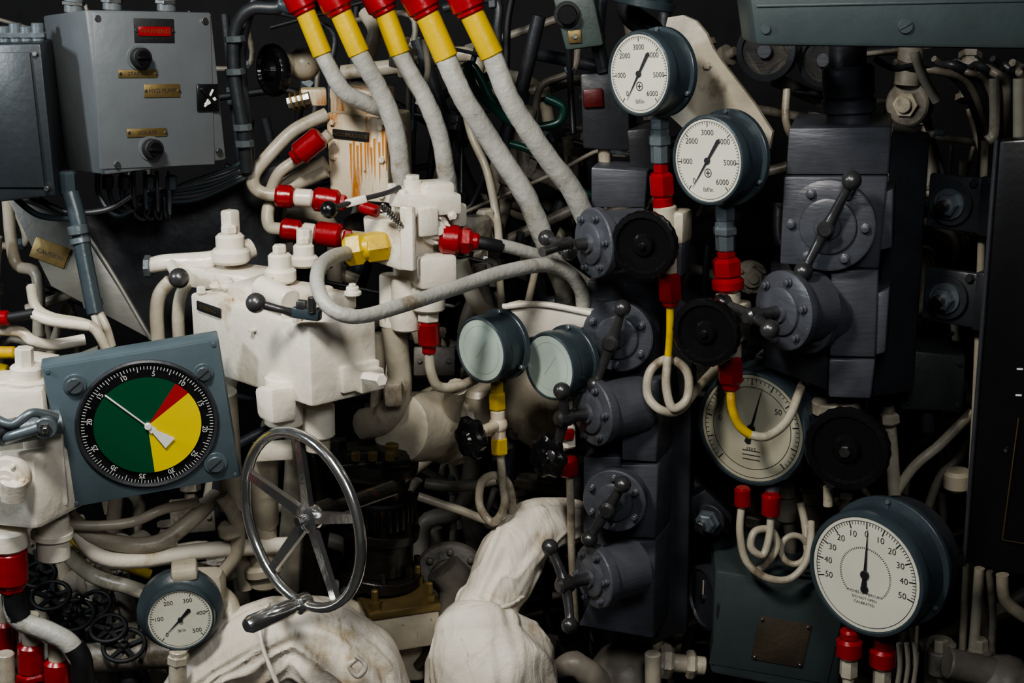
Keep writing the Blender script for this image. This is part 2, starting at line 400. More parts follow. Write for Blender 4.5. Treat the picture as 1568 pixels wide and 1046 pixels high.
M = FP(317, 150, pl); b.box(M, 36, 42, 5, BG, 2, (0, 0, 3)); b.box(M @ Matrix.Rotation(.7, 4, 'Z'), 5, 40, 8, BG, 1, (0, 0, 9)); b.box(M @ Matrix.Rotation(-.5, 4, 'Z'), 3, 30, 2, WI, .5, (0, 0, 7)); b.box(M @ Matrix.Rotation(.5, 4, 'Z'), 20, 5, 2, WI, .5, (0, -6, 6))
for (u, v) in ((148, 28), (312, 32), (334, 232), (178, 252)): b.disc(FP(u, v, pl), 5, 2, 6, ST, 12)
for (u, v) in ((113, 10), (172, 6), (255, 8)):
    b.cyl(P(u, v + 10, -.03), P(u, v - 14, -.03), .014, LB); b.cyl(P(u, v - 2, -.03), P(u, v - 8, -.03), .017, ST, 6)
b.done()
b = B('grey_switch_cabinet')
q = [P(-40, 68, -.1), P(62, 66, -.12), P(86, 300, -.12), P(-20, 312, -.1)]
b.hexa(q, Vector((-.02, .12, 0)), CB, .005); pl = quadplane(q[0], q[1], q[3])
b.box(FP(20, 185, pl), 84, 205, 4, CB, 1.5, (0, 0, 2))
for (u, v) in ((56, 82), (74, 288)): b.disc(FP(u, v, pl), 4, 2, 7, ST, 10)
for k in range(4): b.cyl(P(8 + k * 17, 67, -.05), P(6 + k * 17, 40 - 5 * (k % 2), -.05), .009, ZN); b.cyl(P(8 + k * 17, 58, -.05), P(7 + k * 17, 50, -.05), .012, ZN, 6)
b.done()
b = B('conduit_riser')
b.T([(432, -30, .05), (430, 10, .05), (385, 14, .05), (360, 45, .05), (358, 110, .05), (372, 200, .05), (378, 262, .06)], 10, CB)
b.T([(398, -20, .08), (380, 30, .08), (370, 90, .08), (378, 180, .08), (385, 250, .09)], 7, DK)
b.T([(345, 255, .06), (380, 262, .07), (384, 220, .08), (378, 180, .08)], 6, DK)
for (v) in (55, 105, 190, 215): b.cyl(P(359 + max(0, (v - 105) * .13), v, .05), P(360 + max(0, (v - 105) * .13), v + 10, .05), .0155, ZN, 8)
b.T([(430, 5, .05), (455, 12, .05), (520, 5, .1)], 12, NV)
b.done()
b = B('cable_bundle')
for k in range(7):
    o = k * 9
    b.T([(150 + o * 2, 262, .0), (152 + o * 2, 300 + o * .5, .0), (180 + o * 1.5, 330 - o * .6, .01 * k), (225 + o, 310 - o * .5, .03), (300 + o, 305 - o * .9, .05), (378, 270 - o * .5, .07)], 4.2 - .2 * k, DK if k % 2 else NV, seg=8)
b.T([(60, 305, -.05), (100, 325, -.05), (160, 322, -.04), (200, 300, -.02)], 5, DK)
b.T([(20, 300, -.05), (60, 330, -.05), (120, 335, -.05)], 5, NV)
for u in (165, 190, 228, 262): b.nut((u, 268, .0), (u, 290, .0), 9, NV)
for k in range(4): b.T([(215 + 12 * k, 300, .02), (205 + 16 * k, 325, .02), (222 + 12 * k, 335, .03), (235 + 9 * k, 300, .03)], 3, DK, seg=8)
b.done()
b = B('conduit_gland_pipe')
b.nut((103, 262, -.06), (106, 300, -.06), 14, NV)
b.T([(108, 295, -.07), (120, 340, -.08), (128, 390, -.09), (146, 480, -.11)], 13, NV)
for (a, c) in (((118, 345), (121, 360)), ((122, 365), (124, 374)), ((141, 460), (144, 470))): b.cyl(P(a[0], a[1], -.085), P(c[0], c[1], -.087), .0155, ZN, 12)
b.T([(143, 478, -.11), (150, 500, -.12), (160, 530, -.12)], 6, WD); b.T([(152, 478, -.11), (163, 500, -.12), (172, 530, -.12)], 6, WD)
b.done()
b = B('sheet_metal_bracket')
q = [P(10, 300, .05), P(115, 338, .05), P(232, 520, .02), P(78, 438, .02)]
b.hexa(q, Vector((0, .01, -.004)), ALU, .001)
pl = quadplane(q[0], q[1], q[3]); b.box(FP(77, 387, pl), 55, 32, 2, BR, .5, (0, 0, 2))
b.txt(L(FP(77, 390, pl), 0, 0, 3.4), 'CAUTION', 9, INK)
b.tubew([q[0], q[1], q[2]], .004, ALU, seg=8)
b.cyl(P(170, 450, .04), P(190, 445, .14), .01, ALU); b.cyl(P(130, 400, .05), P(150, 395, .14), .01, ALU)
b.done()
b = B('dark_equipment_cover')
q = [P(120, 330, .1), P(430, 250, .18), P(420, 520, .18), P(225, 525, .1)]
b.hexa(q, Vector((0, .1, 0)), DK, .01); b.done()

# ================================================================== HOSES from above
def hose(pts, r, cap, band):
    b = B('hydraulic_hose')
    b.T(pts, r, HOSE, seg=20, sub=12, lump=.08, lf=60)
    (u0, v0, y0), (u1, v1, y1) = cap; dx, dv = u1 - u0, v1 - v0
    b.cyl(P(u0, v0, y0), P(u1, v1, y1), (r + 10) * S(*cap[0]), RED, 20, .2)
    b.cyl(P(u0 + dx * .8, v0 + dv * .8, y0), P(u1 + dx * .12, v1 + dv * .12, y1), (r + 6) * S(*cap[0]), RED, 20, .2)
    b.cyl(P(*band[0]), P(*band[1]), (r + 2.5) * S(*band[0]), YE, 20, .1)
    b.done()
hose([(463, 10, .02), (497, 90, .02), (525, 138, .03), (560, 158, .05), (590, 170, .07), (610, 200, .1)], 13, ((445, -25, .02), (466, 15, .02)), ((466, 15, .02), (494, 84, .02)))
hose([(515, 10, .0), (551, 85, .0), (585, 145, .02), (605, 200, .03), (615, 270, .04), (617, 290, .05)], 14.5, ((497, -30, .0), (519, 16, .0)), ((520, 16, .0), (550, 83, .0)))
hose([(585, 10, .03), (614, 85, .03), (650, 150, .04), (672, 205, .05), (684, 270, .06), (692, 330, .08)], 14, ((565, -28, .03), (588, 16, .03)), ((588, 16, .03), (613, 83, .03)))
hose([(650, 20, .0), (684, 92, .0), (710, 150, .0), (760, 230, .02), (805, 300, .03), (830, 360, .04), (860, 430, .06), (880, 480, .1)], 16.5, ((627, -28, .0), (652, 18, .0)), ((653, 20, .0), (684, 90, .0)))
hose([(720, 10, -.02), (755, 88, -.02), (782, 155, -.02), (830, 230, .0), (875, 290, .02), (900, 345, .04), (905, 380, .06)], 16.5, ((700, -30, -.02), (720, 17, -.02)), ((721, 18, -.02), (754, 86, -.02)))
b = B('overhead_hose_manifold')
b.T([(400, -22, .05), (600, -28, .05), (780, -24, .05)], 22, DK, seg=16)
b.done()
b = B('dark_green_hose')
b.T([(715, 95, .18), (730, 140, .18), (790, 190, .2), (850, 190, .2), (862, 165, .2), (835, 150, .2)], 7, GH)
b.T([(780, 220, .15), (820, 235, .15), (880, 285, .15), (905, 300, .15)], 6, GH)
b.T([(700, 130, .2), (722, 100, .2), (760, 170, .2)], 7, GH); b.done()

b = B('rust_stained_valve_chest')
q = [P(498, 172, .14), P(592, 182, .10), P(596, 312, .10), P(505, 306, .14)]
b.hexa(q, Vector((.03, .14, 0)), RU, .006); pl = quadplane(q[0], q[1], q[3])
b.box(FP(538, 207, pl), 62, 14, 3, BK, 1, (0, 0, 2)); b.txt(L(FP(538, 207, pl), 0, 0, 4), 'ACCUMULATOR', 8, BR)
q = [P(503, 132, .18), P(580, 140, .16), P(583, 182, .16), P(503, 176, .18)]
b.hexa(q, Vector((.02, .1, 0)), RU, .006)
for (u, v) in ((510, 187), (584, 195), (515, 296), (586, 300), (512, 240), (586, 245)): bolt(b, FP(u, v, pl), 5, 6, RU)
for k in range(11):
    u = 536 + 5.5 * k + random.uniform(-2, 2); v0 = 205 + random.uniform(-14, 25); l = random.uniform(45, 95)
    A = FP(u, v0, pl) @ Vector((0, 0, -.6)); C = FP(u + 1.5, min(302, v0 + l), pl) @ Vector((0, 0, -.6))
    b.tubew([A, A.lerp(C, .4), C], [.0024, .0018, .0008], RR, seg=6)
b.box(F(480, 148, .17), 40, 26, 40, RU, 4); b.cyl(P(440, 158, .15), P(476, 150, .15), .012, ST, 8)
for k in range(3): b.cyl(P(447 + 8 * k, 157 - k * 2, .15), P(450 + 8 * k, 156 - k * 2, .15), .017, BR, 12)
b.done()
b = B('black_stop_valve_wheel')
M = F(413, 108, .15, 60); wheel(b, M, 40, BG, 16); b.T([(420, 105, .16), (450, 95, .2), (490, 90, .25)], 18, WD); b.ball(F(465, 98, .2), 26, WD); b.done()
b = B('drain_pipe_with_red_sleeves')
b.T([(500, 175, .14), (450, 200, .12), (410, 240, .1), (388, 270, .08), (395, 292, .08), (430, 300, .08), (520, 308, .08)], 10.5, WD)
b.nut((422, 300, .08), (450, 302, .08), 18, RED, 16); b.nut((480, 304, .08), (520, 310, .08), 19, RED, 16); b.nut((518, 309, .08), (530, 311, .08), 13, RED)
b.nut((450, 302, .08), (480, 304, .08), 14, WH, 16)
b.T([(500, 262, .12), (440, 290, .12), (414, 310, .1), (412, 345, .08), (440, 352, .07), (560, 365, .06)], 10, WD)
b.nut((430, 350, .07), (462, 354, .07), 17, RED, 16); b.nut((484, 357, .07), (525, 362, .06), 19, RED, 16); b.nut((525, 362, .06), (540, 365, .06), 13, RED)
b.nut((462, 354, .07), (484, 357, .07), 14, WH, 16)
b.T([(505, 205, .1), (470, 235, .1), (430, 262, .09), (415, 290, .09)], 9, WD)
b.nut((455, 238, .07), (492, 208, .07), 18, RED, 16); b.nut((448, 243, .07), (456, 237, .07), 13, RED)
b.T([(500, 250, .13), (455, 275, .13), (430, 290, .13)], 13, WD)
b.done()

# ================================================================== WHITE SELECTOR VALVE (centre)
b = B('selector_valve_body')
q = [P(554, 330, -.03), P(612, 349, -.09), P(614, 416, -.09), P(560, 398, -.03)]
bk = (P(665, 335, -.04) - q[1]); bk.z = 0
b.hexa(q, bk, WH, .005)
q = [P(596, 300, .0), P(640, 318, -.05), P(644, 450, -.05), P(600, 430, .0)]
bk = (P(700, 312, .0) - q[1]); bk.z = 0
b.hexa(q, bk, WH, .007)
b.box(F(655, 310, -.04, -20), 86, 32, 70, WH, 5); b.box(F(665, 290, -.03, -20), 50, 26, 50, WH, 6)
b.box(F(622, 300, -.03, 30), 30, 28, 60, WH, 5)
for (u, v, r) in ((632, 283, 14), (600, 296, 9), (676, 300, 9)):
    A = P(u, v + 14, -.04); C = P(u, v - 8, -.04); b.cyl(A, C, r * .001, WH, 16); b.cyl(C, P(u, v - 15, -.04), r * .0008, WH, 6)
b.box(F(625, 365, -.1, 32), 24, 100, 12, WH, 4); b.box(F(655, 340, -.08, -30), 34, 44, 10, WH, 4)
M = F(668, 352, -.06, -25); flange(b, M, 24, 14, WH, 6, 20, WH)
for (u, v) in ((650, 330), (692, 330), (652, 395), (690, 400)): bolt(b, F(u, v, -.06, -25), 6, 8, WH)
b.box(F(668, 330, -.02, -25), 88, 36, 40, WH, 5)
b.box(F(662, 412, -.05, -20), 60, 50, 60, WH, 6)
b.T([(506, 321, -.12), (540, 309, -.1), (590, 296, -.07), (612, 288, -.05)], [5, 4, 4, 5], GM); b.ball(F(504, 321, -.12), 14, BG)
b.box(F(545, 308, -.1, 0, 0, 14), 34, 12, 10, WH, 2)
sp = []
for k in range(61):
    t = k / 60; c = P(585 + 30 * t, 318 + 26 * t, -.1); a = t * 2 * math.pi * 9
    sp.append(c + Vector((math.cos(a) * .004, math.sin(a) * .006, math.sin(a) * .004 + .001)))
b.tubew(sp, .0016, ST, seg=6, sub=2)
b.nut((527, 384, -.07), (560, 379, -.07), 26, YE); b.nut((556, 380, -.07), (596, 374, -.06), 24, YE); b.nut((545, 382, -.07), (570, 378, -.07), 20, YE, 20)
b.nut((673, 366, -.05), (707, 368, -.05), 23, RED, 20); b.nut((703, 368, -.05), (724, 369, -.05), 21, RED); b.nut((720, 369, -.05), (734, 370, -.05), 13, RED, 20)
b.T([(728, 370, -.05), (745, 373, -.05), (768, 378, -.04)], 10, BK)
b.nut((580, 325, -.05), (552, 316, -.04), 10, RED, 12)
b.cyl(P(656, 440, -.04), P(656, 475, -.04), .026, WH); b.cyl(P(656, 470, -.04), P(656, 492, -.04), .018, WH, 6)
b.nut((656, 492, -.04), (657, 530, -.04), 17, RED, 16); b.nut((657, 528, -.04), (657, 542, -.04), 12, RED)
b.cyl(P(620, 425, -.02), P(622, 505, -.02), .022, WH); b.cyl(P(600, 420, -.0), P(600, 500, -.0), .02, WH)
b.done()
b = B('curved_feed_pipe')
b.T([(530, 388, -.09), (508, 394, -.18), (488, 413, -.28), (488, 445, -.33), (508, 474, -.35), (548, 485, -.34), (615, 468, -.27), (700, 440, -.16), (770, 417, -.08), (835, 406, -.02), (870, 418, .0), (890, 445, .02), (893, 480, .04)], 11.5, HOSE, seg=14)
b.done()
b = B('steel_pipe')
b.T([(765, 375, -.04), (800, 384, -.02), (850, 402, .02), (900, 436, .05)], 10, HOSE); b.done()
b = B('small_bore_pipe')
b.T([(657, 540, -.04), (660, 570, -.04), (672, 592, -.03), (700, 592, -.01), (725, 582, .02), (760, 560, .05)], 8, WD); b.done()

# ================================================================== WHITE VALVE HOUSING
b = B('hydraulic_valve_housing')
A = P(473, 500, -.30)
q = [P(290, 447, -.095), A, P(477, 625, -.30), P(300, 572, -.095)]
q[0].z = A.z; q[3].z = q[2].z; q[2].x = A.x; q[2].y = A.y; q[3].x = q[0].x; q[3].y = q[0].y
e = P(576, 480, -.225) - A; e.z = 0
b.hexa(q, e, WH, .006)
pl = quadplane(q[0], q[1], q[3])
plR = quadplane(A, A + e, q[2])
b.box(FP(322, 473, pl, -2), 62, 15, 3, BK, 1, (0, 0, 3)); b.txt(L(FP(322, 473, pl, -2), 0, 0, 5), 'STEERING', 10, BR)
b.box(FP(390, 505, pl), 10, 4, 12, WH, 1, (0, 0, 4))
b.box(FP(548, 575, plR), 70, 42, 14, WH, 4, (0, 0, 4)); b.box(FP(556, 578, plR), 44, 34, 26, WH, 4, (0, 0, 14))
b.cyl(P(560, 578, -.3), P(585, 582, -.34), .009, WH, 6)
b.hexa([P(387, 592, -.27), P(415, 596, -.30), P(418, 652, -.30), P(392, 640, -.27)], P(455, 590, -.27) - P(415, 596, -.30), WH, .008)
b.cyl(P(435, 575, -.24), P(435, 650, -.24), .028, WH)
b.cyl(P(487, 618, -.22), P(488, 668, -.22), .024, WH); b.cyl(P(486, 660, -.22), P(487, 690, -.22), .018, WD)
def topv(u, v, y, r, h, m=WH, cap=True):
    a = P(u, v, y); s_ = S(u, v, y)
    b.cyl(a, a + Vector((0, 0, h * s_ * .5)), r * 1.35 * s_, m, 24, .2)
    b.cyl(a + Vector((0, 0, h * s_ * .4)), a + Vector((0, 0, h * s_)), r * s_, m, 24, .2)
    if cap: b.cyl(a + Vector((0, 0, h * s_)), a + Vector((0, 0, h * s_ * 1.3)), r * .6 * s_, m, 6, .2)
topv(430, 432, -.15, 18, 45); topv(466, 408, -.10, 16, 35); topv(354, 402, -.03, 22, 45)
topv(412, 448, -.18, 12, 20); topv(540, 452, -.18, 10, 14); topv(350, 440, -.1, 9, 12); topv(330, 440, -.09, 7, 10)
b.box(F(430, 452, -.15, 42), 150, 34, 80, WH, 6)
b.box(F(505, 462, -.17, 42), 60, 28, 60, WH, 6); b.box(F(360, 425, -.03, 40), 120, 30, 80, WH, 6)
b.box(F(353, 344, -.02, 40), 22, 46, 22, WH, 4)
b.box(F(466, 375, -.09, 40), 18, 44, 20, WH, 5); b.cyl(P(466, 392, -.09), P(466, 350, -.09), .012, WH, 8)
b.cyl(P(400, 440, -.2), P(445, 462, -.25), .018, WH, 16)
for (u, v, y) in ((308, 447, -.11), (350, 462, -.15), (395, 476, -.2), (438, 487, -.25), (455, 492, -.27)): b.cyl(P(u, v + 2, y), P(u, v - 8, y), .007, WH, 6)
b.T([(225, 408, -.02), (255, 402, -.02), (300, 402, -.01), (340, 398, .0), (385, 380, .03)], [12, 13, 16, 18, 16], WH)
b.box(F(300, 420, -.02, 35), 60, 30, 40, WH, 5)
b.cyl(P(222, 408, -.02), P(232, 408, -.02), .018, ZN, 8); b.ball(F(274, 426, -.08), 16, GM); b.cyl(P(274, 426, -.08), P(262, 405, -.03), .009, WH)
b.T([(262, 430, -.03), (245, 450, -.03), (240, 480, -.03), (243, 530, -.03)], 11, WD); b.T([(298, 425, -.03), (280, 445, -.03), (273, 480, -.03), (275, 530, -.03)], 10, WD)
b.T([(395, 465, -.31), (430, 474, -.31), (455, 480, -.30), (490, 478, -.30)], [7, 6, 8, 8], GM); b.ball(F(392, 464, -.31), 16, GM)
b.box(F(470, 480, -.31, 25, 0, -4), 46, 18, 18, NV, 4); b.cyl(P(478, 478, -.32), P(478, 455, -.32), .006, ST)
b.box(F(462, 472, -.31, 25, 0, -4), 16, 26, 12, ST, 2)
b.done()
b = B('vertical_manifold_pipe')
b.T([(600, 480, .0), (608, 540, .0), (612, 600, .0), (590, 640, .02), (560, 650, .05)], [20, 19, 18, 24, 26], WD)
b.box(F(602, 600, -.02, 0), 30, 40, 40, WD, 8)
b.T([(580, 510, .03), (582, 560, .03), (575, 620, .04), (580, 690, .05)], 9, WD); b.done()
b = B('white_drum_housing')
M = AX(P(610, 655, .0), P(705, 650, .14))
s_ = S(650, 650, .05)
b.lathe(M @ Matrix.Scale(s_, 4), [(44, 0), (52, 4), (54, 20), (54, 110), (60, 116), (60, 130), (52, 136), (20, 138)], WD, 40)
for k in range(10):
    a = k * .628; b.lathe(M @ Matrix.Scale(s_, 4) @ Matrix.Translation((56 * math.cos(a), 56 * math.sin(a), 112)), [(5, 0), (5, 30), (3, 32)], WD, 6)
b.done()
b = B('cream_cylinder_end')
M = F(820, 625, .22, 30); b.lathe(M, [(60, -60), (64, -50), (64, 0), (56, 8), (30, 14), (1, 15)], WD, 40); b.done()

# ================================================================== INDICATOR PANEL
b = B('planes_angle_indicator')
M = F(221, 649, -.25, 0, -7, 6)
b.box(M, 262, 240, 34, PB, 3, (0, 0, -18)); b.box(M, 258, 236, 4, PB, 1.5, (0, 0, 1))
M = L(M, 5, 0, 0)
b.lathe(M, [(107, 2), (107, 7), (104, 9), (100, 7), (100, 4)], DK, 64); b.disc(M, 101, 2, 4, INK, 64, .01)
def sector(a0, a1, r, z, m, n=40):
    vs = [(0, 0, z)] + [(r * math.cos(rad(a0 + (a1 - a0) * k / n)), r * math.sin(rad(a0 + (a1 - a0) * k / n)), z) for k in range(n + 1)]
    b.add(vs, [[0, k + 1, k + 2] for k in range(n)], m, M)
M = L(M, 0, 0, 4)
sector(50, 268, 80, 5, GR); sector(32, 50, 80, 5, DR, 8); sector(-92, 32, 80, 5, DY)
for k in range(120):
    Mi = M @ Matrix.Rotation(rad(k * 3), 4, 'Z'); l = 9 if k % 5 == 0 else 5
    b.box(Mi, l, .9, .3, WI, 0, (98 - l / 2, 0, 4.6))
for k in range(12):
    a = rad(75 - 30 * k); b.txt(L(M, 85.5 * math.cos(a), 85.5 * math.sin(a), 4.8) @ Matrix.Rotation(a - math.pi / 2, 4, 'Z'), str([5, 10, 15, 20, 25, 30, 35, 30, 25, 20, 15, 10][k]), 11, WI)
Mn = M @ Matrix.Rotation(rad(130), 4, 'Z')
b.box(Mn, 84, 2.4, 1, WI, .3, (40, 0, 8)); b.add([(-10, -3, 9), (-10, 3, 9), (-44, 11, 9), (-44, -11, 9)], [[0, 1, 2, 3]], WI, Mn)
b.add([(0, -4, 8.5), (0, 4, 8.5), (-12, 6, 8.5), (-12, -6, 8.5)], [[0, 1, 2, 3]], WI, Mn); b.disc(M, 5, 4, 11, WI, 20)
M = L(M, -5, 0, -4)
for (x, y, r) in ((-88, 85, 17), (100, 70, 15), (95, -85, 18)):
    b.disc(L(M, x, y), r, 3, 7, PB, 24); b.disc(L(M, x, y), r * .72, 7, 12, ZN, 20); b.box(L(M, x, y) @ Matrix.Rotation(.6, 4, 'Z'), r * 1.3, 2.5, 2, DK, .3, (0, 0, 12))
for (x, y) in ((-122, 112), (122, 112), (-122, -112), (122, -112)): b.disc(L(M, x, y), 3.5, 2, 5, PB, 10)
b.done()

# ================================================================== LEFT WHITE VALVE
b = B('rocker_valve_assembly')
q = [P(-40, 690, -.3), P(52, 700, -.34), P(58, 815, -.34), P(-40, 805, -.3)]
b.hexa(q, Vector((.05, .12, 0)), WH, .012)
b.box(F(30, 640, -.27, 10), 90, 110, 70, WH, 12); b.box(F(68, 700, -.27, 0), 60, 150, 60, WH, 8)
b.cyl(P(40, 610, -.26), P(40, 560, -.26), .022, WH, 20); b.cyl(P(38, 565, -.26), P(37, 532, -.26), .013, WH, 6)
b.cyl(P(8, 620, -.26), P(5, 575, -.26), .03, WH, 20); b.cyl(P(40, 596, -.26), P(40, 578, -.26), .034, WH, 24); b.cyl(P(58, 600, -.22), P(62, 548, -.22), .014, WH, 8)
b.cyl(P(-5, 665, -.34), P(95, 645, -.30), .018, ZN, 20); b.T([(-10, 640, -.36), (20, 650, -.37), (50, 632, -.36), (85, 640, -.33)], [8, 7, 7, 8], ZN)
M = F(70, 655, -.36, 5); b.disc(M, 17, -10, 6, ZN, 24); b.disc(M, 10, 6, 10, ST, 6); bolt(b, L(M, 0, 0, 10), 5, 6, ST)
b.T([(10, 672, -.36), (20, 668, -.37), (60, 655, -.37)], 9, ZN); b.box(F(10, 655, -.36, 0, 0, 30), 40, 8, 20, DK, 2)
b.cyl(P(20, 760, -.36), P(22, 730, -.37), .02, WH); flange(b, F(10, 735, -.37, 20), 34, 20, WH, 6, 0, WH)
b.cyl(P(80, 790, -.25), P(82, 855, -.25), .024, WH, 24); b.cyl(P(80, 812, -.25), P(80, 822, -.25), .03, WH, 24)
b.cyl(P(10, 810, -.3), P(12, 840, -.3), .028, WH, 20)
b.nut((14, 838, -.3), (16, 895, -.3), 27, RED, 20); b.nut((17, 893, -.3), (19, 905, -.3), 22, RED, 6)
b.T([(18, 900, -.3), (22, 935, -.3), (35, 952, -.3), (75, 968, -.3), (105, 985, -.3), (122, 1010, -.3)], 16, HOSE, seg=14)
b.T([(20, 903, -.3), (22, 925, -.3), (30, 945, -.3)], 17.5, BK); b.T([(112, 990, -.3), (124, 1012, -.3), (128, 1050, -.3)], 17.5, BK)
b.done()
b = B('side_feed_pipes')
b.nut((-20, 488, -.2), (14, 487, -.2), 12, RED, 16); b.T([(10, 487, -.2), (30, 484, -.2), (52, 480, -.2)], 8, BK)
b.T([(48, 440, -.1), (55, 470, -.13), (80, 486, -.14), (140, 500, -.15), (165, 540, -.15)], 8, WD)
b.T([(50, 481, -.2), (80, 492, -.2), (135, 500, -.18)], 8, WH); b.T([(-10, 505, -.18), (30, 508, -.18), (50, 522, -.18), (80, 528, -.16), (130, 520, -.14)], 9, WH)
b.nut((-15, 540, -.2), (24, 540, -.2), 10, YE, 12); b.T([(20, 540, -.2), (60, 545, -.2), (90, 550, -.2)], 7, WD)
b.nut((-10, 562, -.18), (12, 568, -.18), 9, YE, 12)
b.done()
b = B('curved_transfer_pipes')
b.T([(105, 790, -.18), (140, 820, -.18), (200, 835, -.16), (250, 828, -.14), (300, 790, -.1), (330, 760, -.05)], 13, WD)
b.T([(110, 800, -.18), (150, 850, -.18), (210, 858, -.16), (300, 845, -.12), (380, 838, -.08), (440, 835, -.05)], 13, WH)
b.T([(70, 795, -.2), (130, 805, -.2), (200, 800, -.18), (250, 780, -.16), (300, 770, -.1)], 8, WD)
b.T([(85, 830, -.1), (140, 880, -.1), (200, 900, -.12), (240, 915, -.12)], 12, WD)
b.T([(340, 760, -.1), (362, 800, -.1), (360, 850, -.1), (330, 890, -.1)], 11, WD); b.T([(300, 870, -.05), (350, 880, -.05), (385, 860, -.05)], 10, WD)
b.T([(110, 822, -.05), (150, 850, -.05), (230, 880, -.03)], 8, YE)
b.T([(370, 770, -.05), (365, 830, -.05), (378, 900, -.05)], 14, WD)
b.nut((352, 800, -.1), (356, 822, -.1), 20, WD, 20); b.nut((400, 760, -.05), (405, 900, -.05), 22, WD, 20); b.nut((400, 860, -.05), (405, 880, -.05), 30, WD, 20)
b.T([(405, 690, -.1), (404, 740, -.08), (405, 800, -.05)], 22, WD); b.box(F(418, 690, -.12), 60, 18, 50, WH, 4)
b.T([(345, 600, -.1), (350, 680, -.08), (355, 780, -.08)], 18, WD)
b.done()
def gw(u, v, y, R, az, el, m=None, n=5):
    b = B('bilge_valve_wheel'); M = F(u, v, y, az, el); handwheel(b, M, R, m or BK, 3.6, n, .25, 3)
    b.lathe(M, [(4, -45), (4, 4), (3, 6)], BK, 10); b.disc(M, 13, -70, -34, DK, 6); b.ball(L(M, 0, 0, -82), 20, DK); b.done()
for (u, v, y, R, el) in ((78, 912, -.08, 28, 66), (112, 942, -.08, 31, 68), (190, 988, -.12, 31, 66), (166, 962, -.1, 26, 66), (60, 880, -.02, 24, 64), (145, 925, -.05, 24, 64)):
    gw(u, v, y, R, 10, el)
b = B('red_hydraulic_couplings')
for (u, v, y) in ((48, 1010, -.28), (8, 975, -.22), (88, 1035, -.28), (10, 1070, -.28)):
    b.nut((u - 1, v - 26, y), (u, v + 20, y), 20, RED, 20); b.nut((u, v + 18, y), (u + 1, v + 30, y), 23, RED, 6); b.cyl(P(u, v + 25, y), P(u + 1, v + 70, y), .014, BK)
    b.cyl(P(u - 2, v - 70, y), P(u, v - 24, y), .013, WD)
b.done()
b = B('bilge_pipe_manifold')
for k in range(7):
    u = 20 + k * 42; b.T([(u, 890 + 12 * (k % 3), -.0), (u + 8, 940, .0), (u + 5, 1000, -.02), (u + 20, 1060, -.02)], 14, WD if k % 2 else WK)
    b.nut((u + 7, 950, .0), (u + 6, 972, -.01), 22, WD, 6)
b.T([(-20, 1000, -.1), (100, 1010, -.1), (260, 1000, -.1), (380, 1020, -.1)], 24, WK); b.done()

b, M = gauge('lubrication_pressure_gauge', 276, 948, -.3, 50, 2, 0, 4, depth=50, nums=(0, 100, 200, 300, 400, 500), minor=50, needle=222, flange=1.0, sub='lb/in', numsz=.16, tail=.45, tw=.07)
b.lathe(M, [(50, -55), (64, -50), (66, -30), (58, -18), (50, -14)], NV, 40)
b.box(L(M, 14, 62, -40), 40, 20, 50, WD, 6); b.cyl(P(273, 995, -.3), P(272, 1046, -.3), .013, WD); b.nut((273, 1000, -.3), (273, 1018, -.3), 17, WD); b.done()
b = B('gauge_mount_pad'); b.box(F(300, 900, -.22, 10), 90, 60, 50, WD, 16); b.T([(320, 900, -.2), (350, 925, -.2), (352, 960, -.22)], 16, WD); b.done()

# ================================================================== CRANK HANDWHEEL
b = B('crank_handwheel')
M = F(461, 797, -.36, 52, 0, 3)
handwheel(b, M, 139, CHR, 8.5, 5, .17, 14, 14)
b.lathe(M, [(13, -190), (13, -60), (20, -58), (20, -30)], OR, 24); b.disc(M, 9, -12, 8, ST, 6)
Mh = L(M, -12, -139, 0)
b.lathe(Mh, [(6, -12), (6, 10), (11, 12), (11, 20), (14, 26), (14, 100), (10, 108), (2, 110)], CHR, 24)
b.lathe(Mh, [(14, -12), (16, -8), (16, 9), (10, 11)], CHR, 20)
b.done()

# ================================================================== GEARBOX behind the handwheel
b = B('steering_gearbox')
def sh(v0, v1, r, m=OR, seg=32, u=578, y=0.):
    b.cyl(P(u, v1, y), P(u + 2, v0, y), r * S(u, v0, y), m, seg, .08)
sh(700, 715, 62); sh(715, 760, 42); sh(758, 800, 50, BK); sh(800, 815, 64); sh(812, 870, 54); sh(868, 884, 66); sh(880, 925, 44)
for k in range(32):
    a = 2 * math.pi * k / 32; c = P(579, 780, 0); r = 53 * S(579, 780, 0)
    d = Vector((math.cos(a), math.sin(a), 0))
    b.box(mk(c + d * r, Vector((-d.y, d.x, 0)), Vector((0, 0, 1)), d, .001), 6, 38, 14, OR, 1.5)
for k in range(8):
    a = 2 * math.pi * k / 8 + .2
    for v_, rr in ((698, 54), (798, 57), (866, 60)):
        c = P(579, v_, 0); r = rr * S(579, v_, 0); b.cyl(c + Vector((math.cos(a) * r, math.sin(a) * r, -.012)), c + Vector((math.cos(a) * r, math.sin(a) * r, .012)), .006, OR, 6)
M = mk(P(560, 697, -.02), Vector((1, .25, 0)).normalized(), Vector((-.25, 1, 0)).normalized(), Vector((0, 0, 1)), .001)
b.box(M, 130, 110, 14, OR, 4); b.box(M, 60, 30, 22, OR, 4, (-10, -30, 10)); b.cyl(P(520, 690, -.04), P(520, 672, -.04), .012, OR, 6)
b.cyl(P(600, 700, -.04), P(600, 680, -.04), .012, BR, 6); b.box(F(560, 720, -.05, 20), 70, 24, 60, OR, 4)
for k in range(3): b.cyl(P(545 + 26 * k, 705, -.09), P(545 + 26 * k, 692, -.09), .008, BR, 6)
M = mk(P(608, 918, -.05), Vector((1, .35, 0)).normalized(), Vector((-.35, 1, 0)).normalized(), Vector((0, 0, 1)), .001)
b.box(M, 120, 100, 14, BR, 3); b.box(M, 116, 96, 60, WD, 5, (0, 0, -38))
